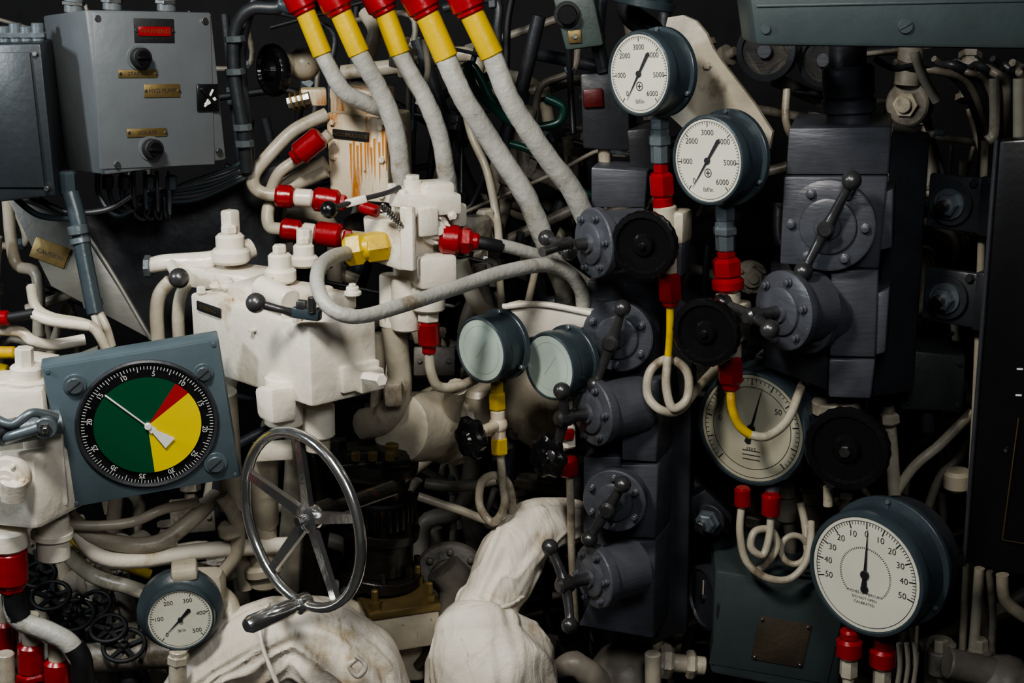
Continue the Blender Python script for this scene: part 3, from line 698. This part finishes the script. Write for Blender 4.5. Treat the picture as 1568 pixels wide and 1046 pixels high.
for (x, y) in ((-45, -35), (45, -35), (45, 35)):
    b.lathe(L(M, x, y, 7), [(10, 0), (10, 12), (6, 12), (6, 30), (4, 32)], BR, 6)
b.box(F(560, 960, -.02), 60, 100, 60, WD, 8); b.box(F(625, 990, -.02), 50, 90, 60, WD, 8)
b.T([(640, 960, -.05), (660, 990, -.05), (640, 1020, -.05)], 9, RB); b.done()

# ================================================================== CANVAS LAGGED PIPES
b = B('canvas_lagged_pipe')
b.T([(905, 805, .12), (862, 798, .08), (815, 812, .04), (785, 848, .0), (768, 885, -.02), (754, 912, -.03), (746, 932, -.04), (744, 962, -.06), (750, 1015, -.08), (757, 1100, -.08)],
    [26, 36, 46, 50, 48, 45, 52, 80, 96, 104], CL, seg=110, lump=.06, lf=16, sub=18, fold=.12, nf=2.0)
b.T([(703, 918, -.05), (722, 928, -.09), (752, 933, -.11), (782, 926, -.09), (801, 914, -.05)], 3, CL, seg=10, lump=.3, lf=60)
b.done(ang=80)
b = B('canvas_lagged_pipe')
b.T([(262, 1120, -.25), (315, 1040, -.24), (378, 996, -.22), (440, 984, -.2), (500, 996, -.2), (545, 1040, -.2), (560, 1120, -.2)], [40, 50, 62, 68, 72, 78, 84], CL, seg=110, lump=.06, lf=16, sub=22, fold=.12, nf=2.0)
b.T([(412, 925, -.23), (398, 950, -.275), (402, 990, -.3), (425, 1050, -.315)], 3.5, CL, lump=.3, lf=60)
b.T([(545, 1005, -.3), (560, 1020, -.3), (548, 1036, -.3), (535, 1020, -.3), (546, 1010, -.3)], 4, CL, lump=.3, lf=60)
b.done(ang=80)

# ================================================================== MIDDLE GAUGES
for (nm, u, v, R) in (('hazed_pressure_gauge', 737, 536, 50), ('hazed_pressure_gauge', 842, 561, 51)):
    b, M = gauge(nm, u, v, -.06 if u < 800 else -.04, R, 44, 0, 0, depth=46, face=DM, nums=(), minor=0, needle=None, flange=1.12, ink=DMI)  # face and ink colours carry the painted reflection
    b.add([(-12, -14, .6), (-10, -15, .6), (13, 16, .6), (11, 17, .6)], [[0, 1, 2, 3]], DMI, M); b.ring(M, 38, .8, DMI); b.done()
b = B('gauge_bracket_plate')
q = [P(775, 463, .02), P(905, 478, .0), P(905, 500, .0), P(800, 520, .03)]
b.hexa(q, Vector((.02, .02, 0)), WH, .003); b.T([(770, 470, .02), (830, 466, .01), (905, 480, .0)], 5, WH); b.done()
b = B('gauge_isolating_valve')
b.nut((761, 585, -.02), (761, 602, -.02), 11, YE); b.nut((761, 600, -.02), (762, 628, -.02), 14, YE); b.cyl(P(762, 628, -.02), P(764, 672, -.02), .012, RU)
b.ball(F(763, 650, -.02), 15, RU); b.cyl(P(763, 650, -.02), P(735, 662, -.07), .009, RU); b.nut((764, 668, -.02), (765, 696, -.02), 14, YE)
lobed(b, F(716, 672, -.1, 50), 32, BG, 6)
b.T([(766, 694, -.02), (770, 740, -.02), (772, 775, -.02), (755, 800, .0), (735, 775, .01), (738, 738, .01), (760, 728, .0), (780, 745, .0), (785, 790, .02)], 6.5, WD); b.done()
b = B('gauge_isolating_valve')
b.cyl(P(868, 612, .0), P(868, 650, .0), .012, WD); b.nut((868, 650, -.01), (869, 685, -.01), 14, WH); b.nut((869, 700, -.01), (871, 728, -.01), 16, RED, 16); b.nut((868, 655, -.02), (866, 672, -.02), 14, RED, 6)
b.cyl(P(868, 680, .0), P(835, 700, -.05), .009, WD); lobed(b, F(835, 700, -.08, 40), 33, BG, 7)
b.T([(872, 725, -.01), (874, 780, .0), (876, 860, .02), (882, 950, .05)], 6, WD); b.done()

# ================================================================== UPPER PRESSURE GAUGES
NUM = ('0', '1000', '2000', '3000', '4000', '5000', '6000')
def logo(b, M):
    b.ring(L(M, 0, -19, 0), 7, 1.4, INK, 20); b.box(L(M, 0, -19, 0), 8, 1.5, .4, INK, 0, (0, 0, .5)); b.box(L(M, 0, -19, 0), 1.5, 8, .4, INK, 0, (0, 0, .5))
b, M = gauge('hydraulic_pressure_gauge', 979, 113, -.1, 62, 42, 0, 4, depth=50, nums=NUM, minor=60, needle=237, numsz=.155, sub='||lbf/in', flange=1.12, start=230, span=280, case=NV, nlen=.78, tail=.62, tw=.05, extra=logo)
b.nut((1010, 178, -.05), (1010, 200, -.05), 15, ZN); b.cyl(P(1010, 198, -.05), P(1011, 250, -.05), .014, ZN, 8); b.nut((1010, 205, -.05), (1010, 225, -.05), 18, ZN); b.done()
b, M = gauge('hydraulic_pressure_gauge', 1084, 246, -.12, 66, 38, 0, 4, depth=52, nums=NUM, minor=60, needle=235, numsz=.155, sub='||lbf/in', flange=1.14, start=230, span=280, face=DI, nlen=.78, tail=.62, tw=.05, extra=logo)
b.nut((1110, 315, -.08), (1110, 340, -.08), 16, ZN); b.cyl(P(1110, 338, -.08), P(1111, 384, -.08), .015, ZN, 8); b.nut((1110, 345, -.08), (1110, 362, -.08), 19, ZN); b.done()
b = B('gauge_mounting_plate')
M = F(1070, 110, .0, 25, 0, 0)
def plate(b, M, pts, t, m, z=0):
    n = len(pts); vs = [(x, y, z) for x, y in pts] + [(x, y, z - t) for x, y in pts]
    b.add(vs, [list(range(n)), [n + i for i in range(n)][::-1]] + [[i, n + i, n + (i + 1) % n, (i + 1) % n] for i in range(n)], m, M)
plate(b, M, [(-60, 60), (-55, 80), (-30, 84), (-8, 76), (10, 58), (22, 36), (40, 14), (92, -42), (124, -84), (120, -110), (20, -120), (-60, -60)], 8, WD)
bolt(b, L(M, 15, 10, 0), 6, 7, WD)
b.done()
b = B('gauge_line_fittings')
b.nut((1011, 248, -.05), (1012, 266, -.05), 12, RED, 6); b.nut((1012, 264, -.05), (1014, 302, -.05), 20, RED, 6); b.nut((1014, 300, -.05), (1016, 320, -.05), 16, RED, 20)
b.box(F(1030, 345, -.04, 20), 50, 50, 44, WD, 6); b.cyl(P(1018, 315, -.05), P(1024, 420, -.05), .018, WD, 16); b.box(F(1032, 390, -.04, 20), 40, 60, 40, DG, 5)
b.nut((1024, 418, -.06), (1026, 462, -.06), 19, RED, 6); b.nut((1026, 458, -.06), (1026, 470, -.06), 12, RED, 16)
b.T([(1026, 466, -.06), (1026, 510, -.06), (1023, 548, -.06)], 6, YE)
b.T([(1023, 546, -.06), (1020, 590, -.07), (1030, 625, -.08), (1052, 610, -.07), (1052, 570, -.06), (1024, 550, -.05), (996, 568, -.06), (992, 605, -.07), (1012, 628, -.08), (1040, 628, -.06), (1072, 590, -.02), (1100, 560, .02)], 7, WD)
b.done()
b = B('gauge_line_fittings')
b.nut((1111, 382, -.08), (1112, 396, -.08), 15, RED, 6); b.nut((1112, 394, -.08), (1114, 426, -.08), 23, RED, 6); b.nut((1114, 424, -.08), (1115, 446, -.08), 25, RED, 20)
b.cyl(P(1115, 445, -.08), P(1117, 548, -.08), .019, WD, 16); b.box(F(1120, 490, -.07, 20), 50, 60, 44, WD, 6)
b.nut((1117, 546, -.09), (1119, 588, -.09), 20, RED, 6); b.nut((1119, 585, -.09), (1119, 597, -.09), 14, RED, 16)
b.T([(1119, 592, -.09), (1121, 625, -.1), (1132, 652, -.1), (1150, 667, -.1)], 7, YE); b.T([(1148, 666, -.1), (1175, 668, -.1), (1205, 645, -.08), (1222, 605, -.04), (1228, 590, .0)], 7, WD)
b.done()
for (u, v, y, R, az) in ((985, 376, -.12, 53, 18), (1080, 510, -.14, 54, 20), (1296, 689, -.12, 66, 12)):
    b = B('black_valve_handwheel'); M = F(u, v, y, az); wheel(b, M, R, BG, 18, 24); b.lathe(M, [(10, -70), (10, 0)], WD, 16); b.disc(M, 26, -50, -22, DG, 24)
    if u > 1200:
        b.disc(M, 9, 8, 14, ST, 6); b.cyl(P(1268, 745, -.05), P(1268, 775, -.05), .008, WD)
    b.done()

# ================================================================== LEFT DARK VALVE COLUMN
def hx(b, pts, ys, back, m, bev=.003):
    q = [P(pts[i][0], pts[i][1], ys[i] if isinstance(ys, (list, tuple)) else ys) for i in range(4)]
    b.hexa(q, Vector(back), m, bev); return quadplane(q[0], q[1], q[3])
b = B('hydraulic_valve_column')
BKV = (.03, .14, 0)
hx(b, [(905, 256), (992, 262), (988, 318), (905, 318)], .05, BKV, DG)
hx(b, [(960, 200), (1002, 195), (1002, 262), (965, 256)], .08, BKV, DK)
hx(b, [(900, 430), (978, 432), (1010, 590), (905, 590)], .03, BKV, DG)
hx(b, [(955, 432), (1010, 438), (1012, 590), (958, 585)], .02, BKV, DK)
pl = hx(b, [(952, 583), (1012, 583), (1005, 708), (952, 705)], -.03, (.05, .12, 0), DG)
pl = hx(b, [(950, 712), (1008, 712), (1003, 825), (948, 822)], -.03, (.05, .12, 0), DG)
pl = hx(b, [(948, 829), (1004, 829), (1000, 978), (885, 958)], -.03, (.05, .12, 0), DG)
hx(b, [(893, 700), (955, 700), (952, 960), (893, 940)], .0, (.03, .12, 0), DG)
hx(b, [(893, 480), (930, 480), (960, 700), (898, 700)], .05, (.03, .12, 0), DK)
hx(b, [(1010, 440), (1062, 470), (1052, 970), (1006, 978)], .05, (.02, .1, 0), DK)
def vflange(u, v, y, R, az, length, ta, l1, l2, h=34, rot=10, tilt=0, dv=0, nb=6, br=12):
    M = F(u, v, y, az)
    b.lathe(M, [(R * .86, -length), (R * .86, -14)], DG, 40)
    flange(b, M, R, 16, DG, nb, rot)
    if l1: tee(b, M, l1, l2, ta, h, GM, br, tilt)
vflange(907, 372, -.06, 54, 58, 90, 172, 42, 26, 48)
vflange(945, 516, -.02, 56, 15, 40, 72, 60, 70, 34, 30)
vflange(906, 632, -.06, 52, 55, 90, 80, 48, 60, 52)
vflange(940, 768, -.07, 50, 15, 40, 62, 52, 55, 34, 30)
vflange(908, 884, -.1, 50, 55, 80, -62, 60, 60, 52)
b.T([(830, 386, -.18), (850, 380, -.16), (872, 372, -.14)], [8, 7, 10], GM)
b.done()

# ================================================================== RIGHT DARK VALVE BLOCK
b = B('hydraulic_valve_block')
hx(b, [(1208, 196), (1366, 194), (1361, 268), (1203, 268)], -.08, (.05, .2, 0), DG, .004)
pl = hx(b, [(1200, 270), (1360, 270), (1346, 412), (1194, 405)], -.085, (.05, .2, 0), DG, .004)
hx(b, [(1272, 414), (1346, 413), (1341, 548), (1270, 546)], -.085, (.05, .2, 0), DG, .004)
hx(b, [(1269, 550), (1341, 551), (1334, 611), (1268, 609)], -.085, (.05, .2, 0), DG, .004)
hx(b, [(1180, 400), (1272, 414), (1270, 600), (1166, 560)], [-.0, -.06, -.06, -.0], (.05, .14, 0), DK, .004)
hx(b, [(1345, 296), (1368, 290), (1366, 380), (1345, 384)], -.08, (.03, .1, 0), DG, .003)
hx(b, [(1340, 450), (1362, 444), (1356, 540), (1338, 545)], -.08, (.03, .1, 0), DG, .003)
hx(b, [(1366, 200), (1422, 215), (1398, 600), (1336, 608)], [.02, .06, .06, .02], (.03, .1, 0), DK, .004)  # right side turned from the light; its shade is put into the colour
b.cyl(P(1301, 198, .0), P(1300, 168, .0), .034, DG, 32); b.cyl(P(1300, 172, .0), P(1300, 150, .0), .041, DG, 32); b.cyl(P(1300, 150, .0), P(1299, 100, .0), .039, DG, 32); b.cyl(P(1298, 104, .0), P(1298, 40, .0), .028, DK, 32)
vflange(1268, 346, -.1, 71, 6, 20, 66, 84, 72, 26, 0, nb=6, br=14)
vflange(1198, 476, -.12, 62, 46, 70, 170, 58, 50, 62, 15, br=14)
vflange(1232, 482, -.07, 60, 46, 50, 0, 0, 0)
b.cyl(P(1275, 628, .0), P(1300, 700, .02), .02, DG); b.cyl(P(1300, 608, .0), P(1300, 640, .0), .03, DK, 24)
b.cyl(P(1280, 612, -.02), P(1280, 632, -.02), .038, WD, 32)
b.done()
# ================================================================== LARGE DEPTH DIALS
def exd(b, M):
    for k in range(3): b.box(M, 30, 1.2, .4, INK, 0, (0, -50 + 7 * k, .6))
    b.ring(M, 66, 1, INK); b.txt(L(M, 0, -34, .6), 'FEET', 8, INK)
b, M = gauge('depth_gauge_dial', 1151, 656, -.0, 88, 26, 0, 2, depth=60, face=DO, nums=('', '', '0', '', '', '', '', '50', '', '', ''), minor=50, needle=75, flange=1.08, numr=.62, numsz=.12, nlen=.78, case=NV, extra=exd)
b.done()
def ex(b, M):
    R = 95
    for k in range(61):
        a = rad(225 - 270 * k / 60)
        Mi = M @ Matrix.Rotation(a, 4, 'Z'); b.box(Mi, 3, 1, .3, INK, 0, (R * .45, 0, .6))
    for i, t in enumerate(('INCHES OF MERCURY', 'DO NOT OPEN', 'CALIBRATED')): b.txt(L(M, 0, -R * (.33 + .085 * i), .6), t, R * .065, INK)
    b.box(M, R * .05, R * .3, 1, INK, .3, (0, -R * .12, 2.2)); b.disc(L(M, 0, -R * .25), R * .07, .5, 2.4, INK, 16)
b, M = gauge('compound_pressure_gauge', 1325, 880, -.2, 95, 29, 0, 2, depth=66, nums=('50', '40', '30', '20', '10', '0', '10', '20', '30', '40', '50'), start=195, span=210, minor=60, needle=88, flange=1.12, numr=.69, numsz=.125, nlen=.78, extra=ex, case=NV)
b.disc(M, 92, -130, -60, DK, 48)
for (u, v) in ((1301, 975), (1352, 990)):
    b.nut((u, v - 12, -.18), (u, v + 4, -.18), 15, RED, 16); b.nut((u, v + 2, -.18), (u - 1, v + 32, -.18), 20, RED, 20); b.nut((u - 1, v + 32, -.18), (u - 2, v + 62, -.18), 14, WD, 6); b.cyl(P(u - 2, v + 58, -.18), P(u - 2, v + 100, -.18), .009, WD)
for k in range(3): b.T([(1376 + 12 * k, 985, -.1), (1378 + 12 * k, 1020, -.1), (1372 + 12 * k, 1060, -.1)], 4, WD)
b.done()
b = B('coiled_capillary_tube')
b.nut((1137, 746, -.02), (1137, 776, -.02), 13, RED, 16); b.nut((1183, 742, .0), (1183, 756, .0), 12, ZN, 16); b.nut((1181, 756, -.02), (1180, 790, -.02), 15, RED, 16)
b.T([(1136, 772, -.02), (1133, 815, -.03), (1142, 858, -.04), (1170, 883, -.05), (1205, 888, -.05), (1230, 868, -.04), (1240, 840, -.02), (1242, 800, .02)], 6, WD)
b.T([(1180, 788, -.02), (1178, 820, -.03), (1168, 850, -.04), (1150, 838, -.04), (1156, 814, -.03), (1180, 812, -.02), (1190, 835, -.02), (1175, 862, -.02), (1158, 875, .0)], 6, WD)
b.T([(1216 + 20 * math.cos(k * .5), 842 + 22 * math.sin(k * .5), -.02 + .002 * k) for k in range(16)], 5, WD)
b.T([(1236, 842, .0), (1232, 800, .02), (1225, 770, .03)], 6, WD); b.done()

# ================================================================== LOWER RIGHT CABINET
b = B('junction_cabinet')
q = [P(1094, 872, .0), P(1290, 905, -.02), P(1286, 1070, -.02), P(1088, 1032, .0)]
b.hexa(q, Vector((.02, .2, 0)), TE, .008); pl = quadplane(q[0], q[1], q[3])
b.box(FP(1196, 982, pl), 80, 74, 3, RB, 1, (0, 0, 2)); b.box(FP(1190, 965, pl), 184, 150, 3, TE, 2, (0, 0, 0))
for s_ in (-1, 1):
    for t in (-1, 1): b.disc(L(FP(1196, 982, pl), s_ * 35, t * 32), 2.5, 3, 6, ST, 10)
b.done()
b = B('side_dial'); M = F(1078, 915, .05, 62); b.lathe(M, [(44, -40), (50, -36), (50, 2), (44, 4), (42, 0)], DK, 40); b.disc(M, 42, -5, .5, DK, 40); b.disc(M, 6, 0, 5, INK, 12); b.box(M, 3, 30, 1, WD, 0, (0, 14, 2)); b.done()
b = B('shock_mount_bracket')
hx(b, [(1036, 775), (1080, 750), (1122, 790), (1118, 822)], .1, (0, .03, 0), DK)
bolt(b, F(1084, 798, .06, 20), 15, 16, ZN); b.disc(F(1084, 798, .08, 20), 26, -12, 0, DK); b.disc(F(1078, 800, .06, 20), 8, 10, 24, ST, 12); b.done()
for (u, v) in ((1455, 312), (1448, 456)):
    b = B('shock_mount_bracket'); M = F(u, v, .08, 22)
    b.box(M, 92, 86, 12, DK, 6, (6, 0, -12)); b.disc(M, 34, -8, 2, DK, 32); b.disc(M, 24, 2, 7, ZN, 28); b.lathe(M, [(18, 7), (18, 20), (15, 23)], ZN, 6); b.lathe(M, [(9, 22), (9, 36), (7, 38)], ST, 16)
    b.box(M, 20, 90, 50, DK, 3, (52, 0, -30)); bolt(b, L(M, 34, 34, -6), 6, 8, DK); bolt(b, L(M, -30, -32, -6), 6, 8, DK); b.done()
b = B('terminal_box')
pl = hx(b, [(1378, 535), (1480, 545), (1475, 632), (1378, 628)], .12, (.02, .1, 0), mat('dull_green_grey', (.03, .04, .036), .5), .006)
for (u, v) in ((1390, 548), (1468, 556), (1465, 620), (1390, 616)): b.disc(FP(u, v, pl), 4, 0, 5, DK, 10)
b.cyl(P(1420, 630, .15), P(1420, 660, .15), .012, DK); b.done()

# ================================================================== TOP RIGHT PANEL + RIGHT BLACK BOARD
b = B('overhead_console_panel')
q = [P(1143, -40, -.3), P(1600, -50, -.32), P(1600, 76, -.32), P(1158, 70, -.3)]
b.hexa(q, Vector((0, .12, 0)), TE, .006); pl = quadplane(q[0], q[1], q[3])
M = FP(1386, 40, pl); b.disc(M, 11, 0, 5, TE, 24); b.box(M @ Matrix.Rotation(.5, 4, 'Z'), 20, 2.5, 2, DK, .3, (0, 0, 5))
M = FP(1172, 45, pl); b.disc(M, 7, 0, 4, TE, 24); b.box(FP(1370, 5, pl), 420, 4, 3, TE, 1, (0, 0, 1)); b.done()
b = B('black_instruction_board')
q = [P(1528, 216, -.15), P(1640, 210, -.2), P(1610, 890, -.2), P(1478, 864, -.15)]
b.hexa(q, Vector((.02, .04, 0)), BG, .004); pl = quadplane(q[0], q[1], q[3])
b.tubew([P(1526, 214, -.15), P(1476, 866, -.15)], .0035, DK, seg=8)
b.tubew([FP(1560, 640, pl) @ Vector((0, 0, 1)), FP(1535, 826, pl) @ Vector((0, 0, 1)), FP(1590, 836, pl) @ Vector((0, 0, 1))], .0009, BR, seg=6, sub=1)
for (u, v) in ((1562, 565), (1560, 605)): b.box(FP(u, v, pl), 9, 2.5, 1, WI, 0, (0, 0, 1))
b.disc(FP(1540, 690, pl), 3, 0, 2, ST, 10)
b.hexa([P(1560, 500, -.1), P(1600, 500, -.1), P(1600, 540, -.1), P(1560, 540, -.1)], Vector((.1, .9, 0)), DK, .003)
b.done()

# ================================================================== top centre small boxes
b = B('push_button_box')
pl = hx(b, [(842, -20), (905, -25), (925, 70), (866, 78)], .02, (.01, .1, 0), mat('pale_green_enclosure', (.05, .068, .06), .5), .005)
M = FP(868, 22, pl); b.disc(M, 20, 0, 8, BK, 28); b.disc(M, 15, 8, 24, BG, 28); M = FP(880, 56, pl); b.box(M, 20, 20, 3, BR, 1, (0, 0, 2)); b.disc(M, 4, 2, 6, ST, 10); b.done()
b = B('indicator_lamp_box')
pl = hx(b, [(888, 113), (962, 108), (965, 232), (892, 228)], .1, (.02, .1, 0), DK, .005)
b.box(FP(908, 150, pl), 30, 28, 8, mat('dull_red_lens', (.08, .006, .006), .4), 2, (0, 0, 3)); b.cyl(P(925, 228, .12), P(926, 250, .12), .01, WD); b.done()
b = B('overhead_pipe_elbow')
b.T([(960, -30, .2), (965, 20, .2), (1000, 50, .2), (1015, 90, .2)], 18, DK); b.cyl(P(990, 0, .12), P(1000, -30, .12), .04, NV, 32); b.cyl(P(985, 12, .12), P(988, -2, .12), .05, NV, 32)
b.T([(920, -10, .1), (915, 60, .1), (925, 110, .1)], 11, DK); b.done()

# ================================================================== upper right background kit
b = B('flanged_white_fitting')
M = F(1388, 160, .3, 20); b.disc(M, 34, -30, 0, WK, 32); b.disc(M, 20, 0, 8, WD, 6); b.disc(M, 12, 8, 16, WD, 16)
b.T([(1388, 130, .3), (1395, 70, .3), (1390, 20, .3)], 20, WK); b.done()
b = B('round_flanged_dial')
for (u, v, r) in ((1172, 78, 46), (1262, 92, 42)):
    M = F(u, v, .35, 15); b.lathe(M, [(r, -30), (r, 0), (r * .8, 3), (r * .78, -4)], DK, 40); b.disc(M, r * .78, -10, -4, WK, 32); b.disc(M, r * .25, -4, 8, DG, 16)
b.done()
b = B('signal_cable_loom')
for k in range(8):
    b.T([(1340 + 30 * k, 90 + 6 * (k % 3), .05 + .03 * k), (1370 + 28 * k, 105, .06 + .03 * k), (1420 + 20 * k, 100 + 10 * (k % 2), .08), (1470 + 14 * k, 130, .1), (1500 + 8 * k, 200, .12), (1500 + 8 * k, 270 + 10 * k, .14)], 5 + (k % 3), WK if k % 2 else DK, seg=10)
b.T([(1400, 80, -.02), (1415, 120, -.02), (1435, 155, -.02)], 8, WD); b.T([(1522, 120, .0), (1522, 200, .0), (1512, 215, .0)], 8, WD); b.T([(1560, 120, .0), (1560, 215, .0)], 9, WD)
b.done()
b = B('vertical_conduit_run')
b.T([(1508, 215, .1), (1505, 300, .1), (1495, 600, .1), (1480, 870, .1), (1470, 1060, .1)], 6, WD)
b.T([(1490, 630, .15), (1440, 680, .15), (1395, 720, .15), (1350, 790, .15)], 8, WD); b.T([(1495, 650, .2), (1470, 700, .2), (1440, 730, .2), (1420, 780, .2)], 7, WK)
b.T([(1500, 870, .05), (1495, 940, .05), (1485, 1060, .05)], 8, WD); b.T([(1515, 875, .05), (1520, 960, .05), (1510, 1060, .05)], 6, WK)
b.T([(1360, 620, .15), (1365, 680, .15), (1370, 760, .15)], 10, WD); b.T([(1535, 880, .02), (1540, 920, .02), (1570, 945, .02)], 10, WD)
b.nut((1362, 632, .14), (1363, 650, .14), 15, WD); b.nut((1467, 720, .14), (1467, 750, .14), 22, WD, 20); b.nut((1440, 980, .1), (1438, 1060, .1), 24, WD, 20)
b.done()
b = B('small_relief_valve')
for (u, v, y) in ((1240, 775, .1), (1205, 765, .12), (1440, 1000, .05), (1500, 1000, .05)):
    b.cyl(P(u, v + 30, y), P(u, v - 5, y), .022, WK, 20); b.cyl(P(u, v, y), P(u, v - 22, y), .014, WD, 6); b.T([(u, v + 20, y), (u + 6, v + 60, y), (u + 2, v + 110, y)], 10, WK)
b.done()
b = B('cream_globe_valve')
b.ball(F(1540, 1050, .0), 48, WK); b.cyl(P(1450, 1015, .0), P(1560, 1040, .0), .026, WK, 20)
b.ball(F(960, 1040, .1), 60, WK, 24); b.cyl(P(990, 1010, .05), P(1080, 1020, .05), .016, WD, 20); b.nut((1010, 1012, .05), (1030, 1014, .05), 26, WD); b.nut((1050, 1017, .05), (1065, 1018, .05), 22, WD)
b.cyl(P(1000, 1060, .0), P(1000, 1000, .0), .014, WD, 20)
b.T([(850, 1025, .06), (880, 1018, .05), (910, 1040, .05), (930, 1080, .05)], [14, 20, 22, 18], WK, lump=.15, lf=40, seg=24); b.done()

b = B('rising_main_pipes')
b.T([(700, 100, .25), (720, 200, .25), (745, 260, .22), (760, 330, .2), (765, 380, .15)], 6.5, WD)
b.T([(705, 400, .1), (715, 430, .1), (735, 470, .1), (770, 490, .12)], 13, WD); b.T([(735, 405, .12), (742, 450, .12), (752, 480, .12)], 10, WK)
b.T([(765, 420, .1), (768, 470, .1)], 6, WD); b.T([(820, 415, .1), (812, 450, .1), (800, 500, .1)], 6, WD)
b.T([(650, 60, .2), (655, 110, .2), (640, 160, .2)], 5, WD); b.T([(560, 20, .25), (575, 50, .22), (560, 90, .22)], 12, WD)
b.nut((742, 320, .2), (745, 350, .2), 15, WD); b.nut((730, 330, .18), (733, 380, .18), 22, WK, 20)
b.T([(700, 592, .0), (690, 640, .05), (700, 700, .1)], 16, WD); b.nut((735, 590, .1), (740, 660, .12), 30, WD, 24)
b.T([(640, 760, .1), (700, 780, .1), (770, 800, .1), (850, 770, .12)], 7, WD); b.T([(650, 740, .15), (700, 745, .15), (760, 735, .15)], 9, WK)
b.T([(480, 690, .0), (490, 760, .0), (480, 860, .02), (490, 930, .02)], 20, OR); b.T([(455, 640, .02), (455, 730, .02), (440, 900, .05)], 20, WD)
b.T([(680, 870, .1), (700, 900, .1), (690, 960, .1)], 28, WK)
b.done()
b = B('flanged_sea_valve_body')
M = F(690, 890, .12, 0, 20); b.disc(M, 60, -40, 0, WK, 32); flange(b, M, 56, 20, WK, 8, 0, WK)
b.done()

# ================================================================== LIGHTS + CAMERA
def area(name, loc, tgt, e, size, col):
    l = bpy.data.lights.new(name, 'AREA'); l.energy = e; l.size = size; l.color = col; l.shape = 'DISK'
    o = bpy.data.objects.new(name, l); o.location = loc
    o.rotation_euler = (Vector(tgt) - Vector(loc)).to_track_quat('-Z', 'Y').to_euler(); bpy.context.scene.collection.objects.link(o)
area('ceiling_lamp_main', (-.5, -1.2, 2.25), (-.3, 0, .9), 27, .25, (1, .96, .89))
area('ceiling_lamp_left', (-1.5, -.75, 1.8), (-.7, 0, 1.2), 12, .2, (.86, .94, 1))
area('fill_lamp_right', (.25, -1.9, 2.2), (.5, 0, 1.05), 15, .5, (.97, .98, 1))  # added fill lamp, no real fitting; lifts the gauges and shadows on the right
w = bpy.data.worlds.new('world'); bpy.context.scene.world = w; w.use_nodes = True
w.node_tree.nodes['Background'].inputs['Color'].default_value = (.58, .6, .62, 1); w.node_tree.nodes['Background'].inputs['Strength'].default_value = .085
try: bpy.context.scene.view_settings.look = 'AgX - Medium High Contrast'
except Exception: pass
cd = bpy.data.cameras.new('camera'); cd.lens = 36 * FPX / 1568; cd.sensor_width = 36; cd.clip_start = .02
co = bpy.data.objects.new('camera', cd); co.location = CAM; co.rotation_euler = (math.pi / 2 - PITCH, 0, 0)
bpy.context.scene.collection.objects.link(co); bpy.context.scene.camera = co
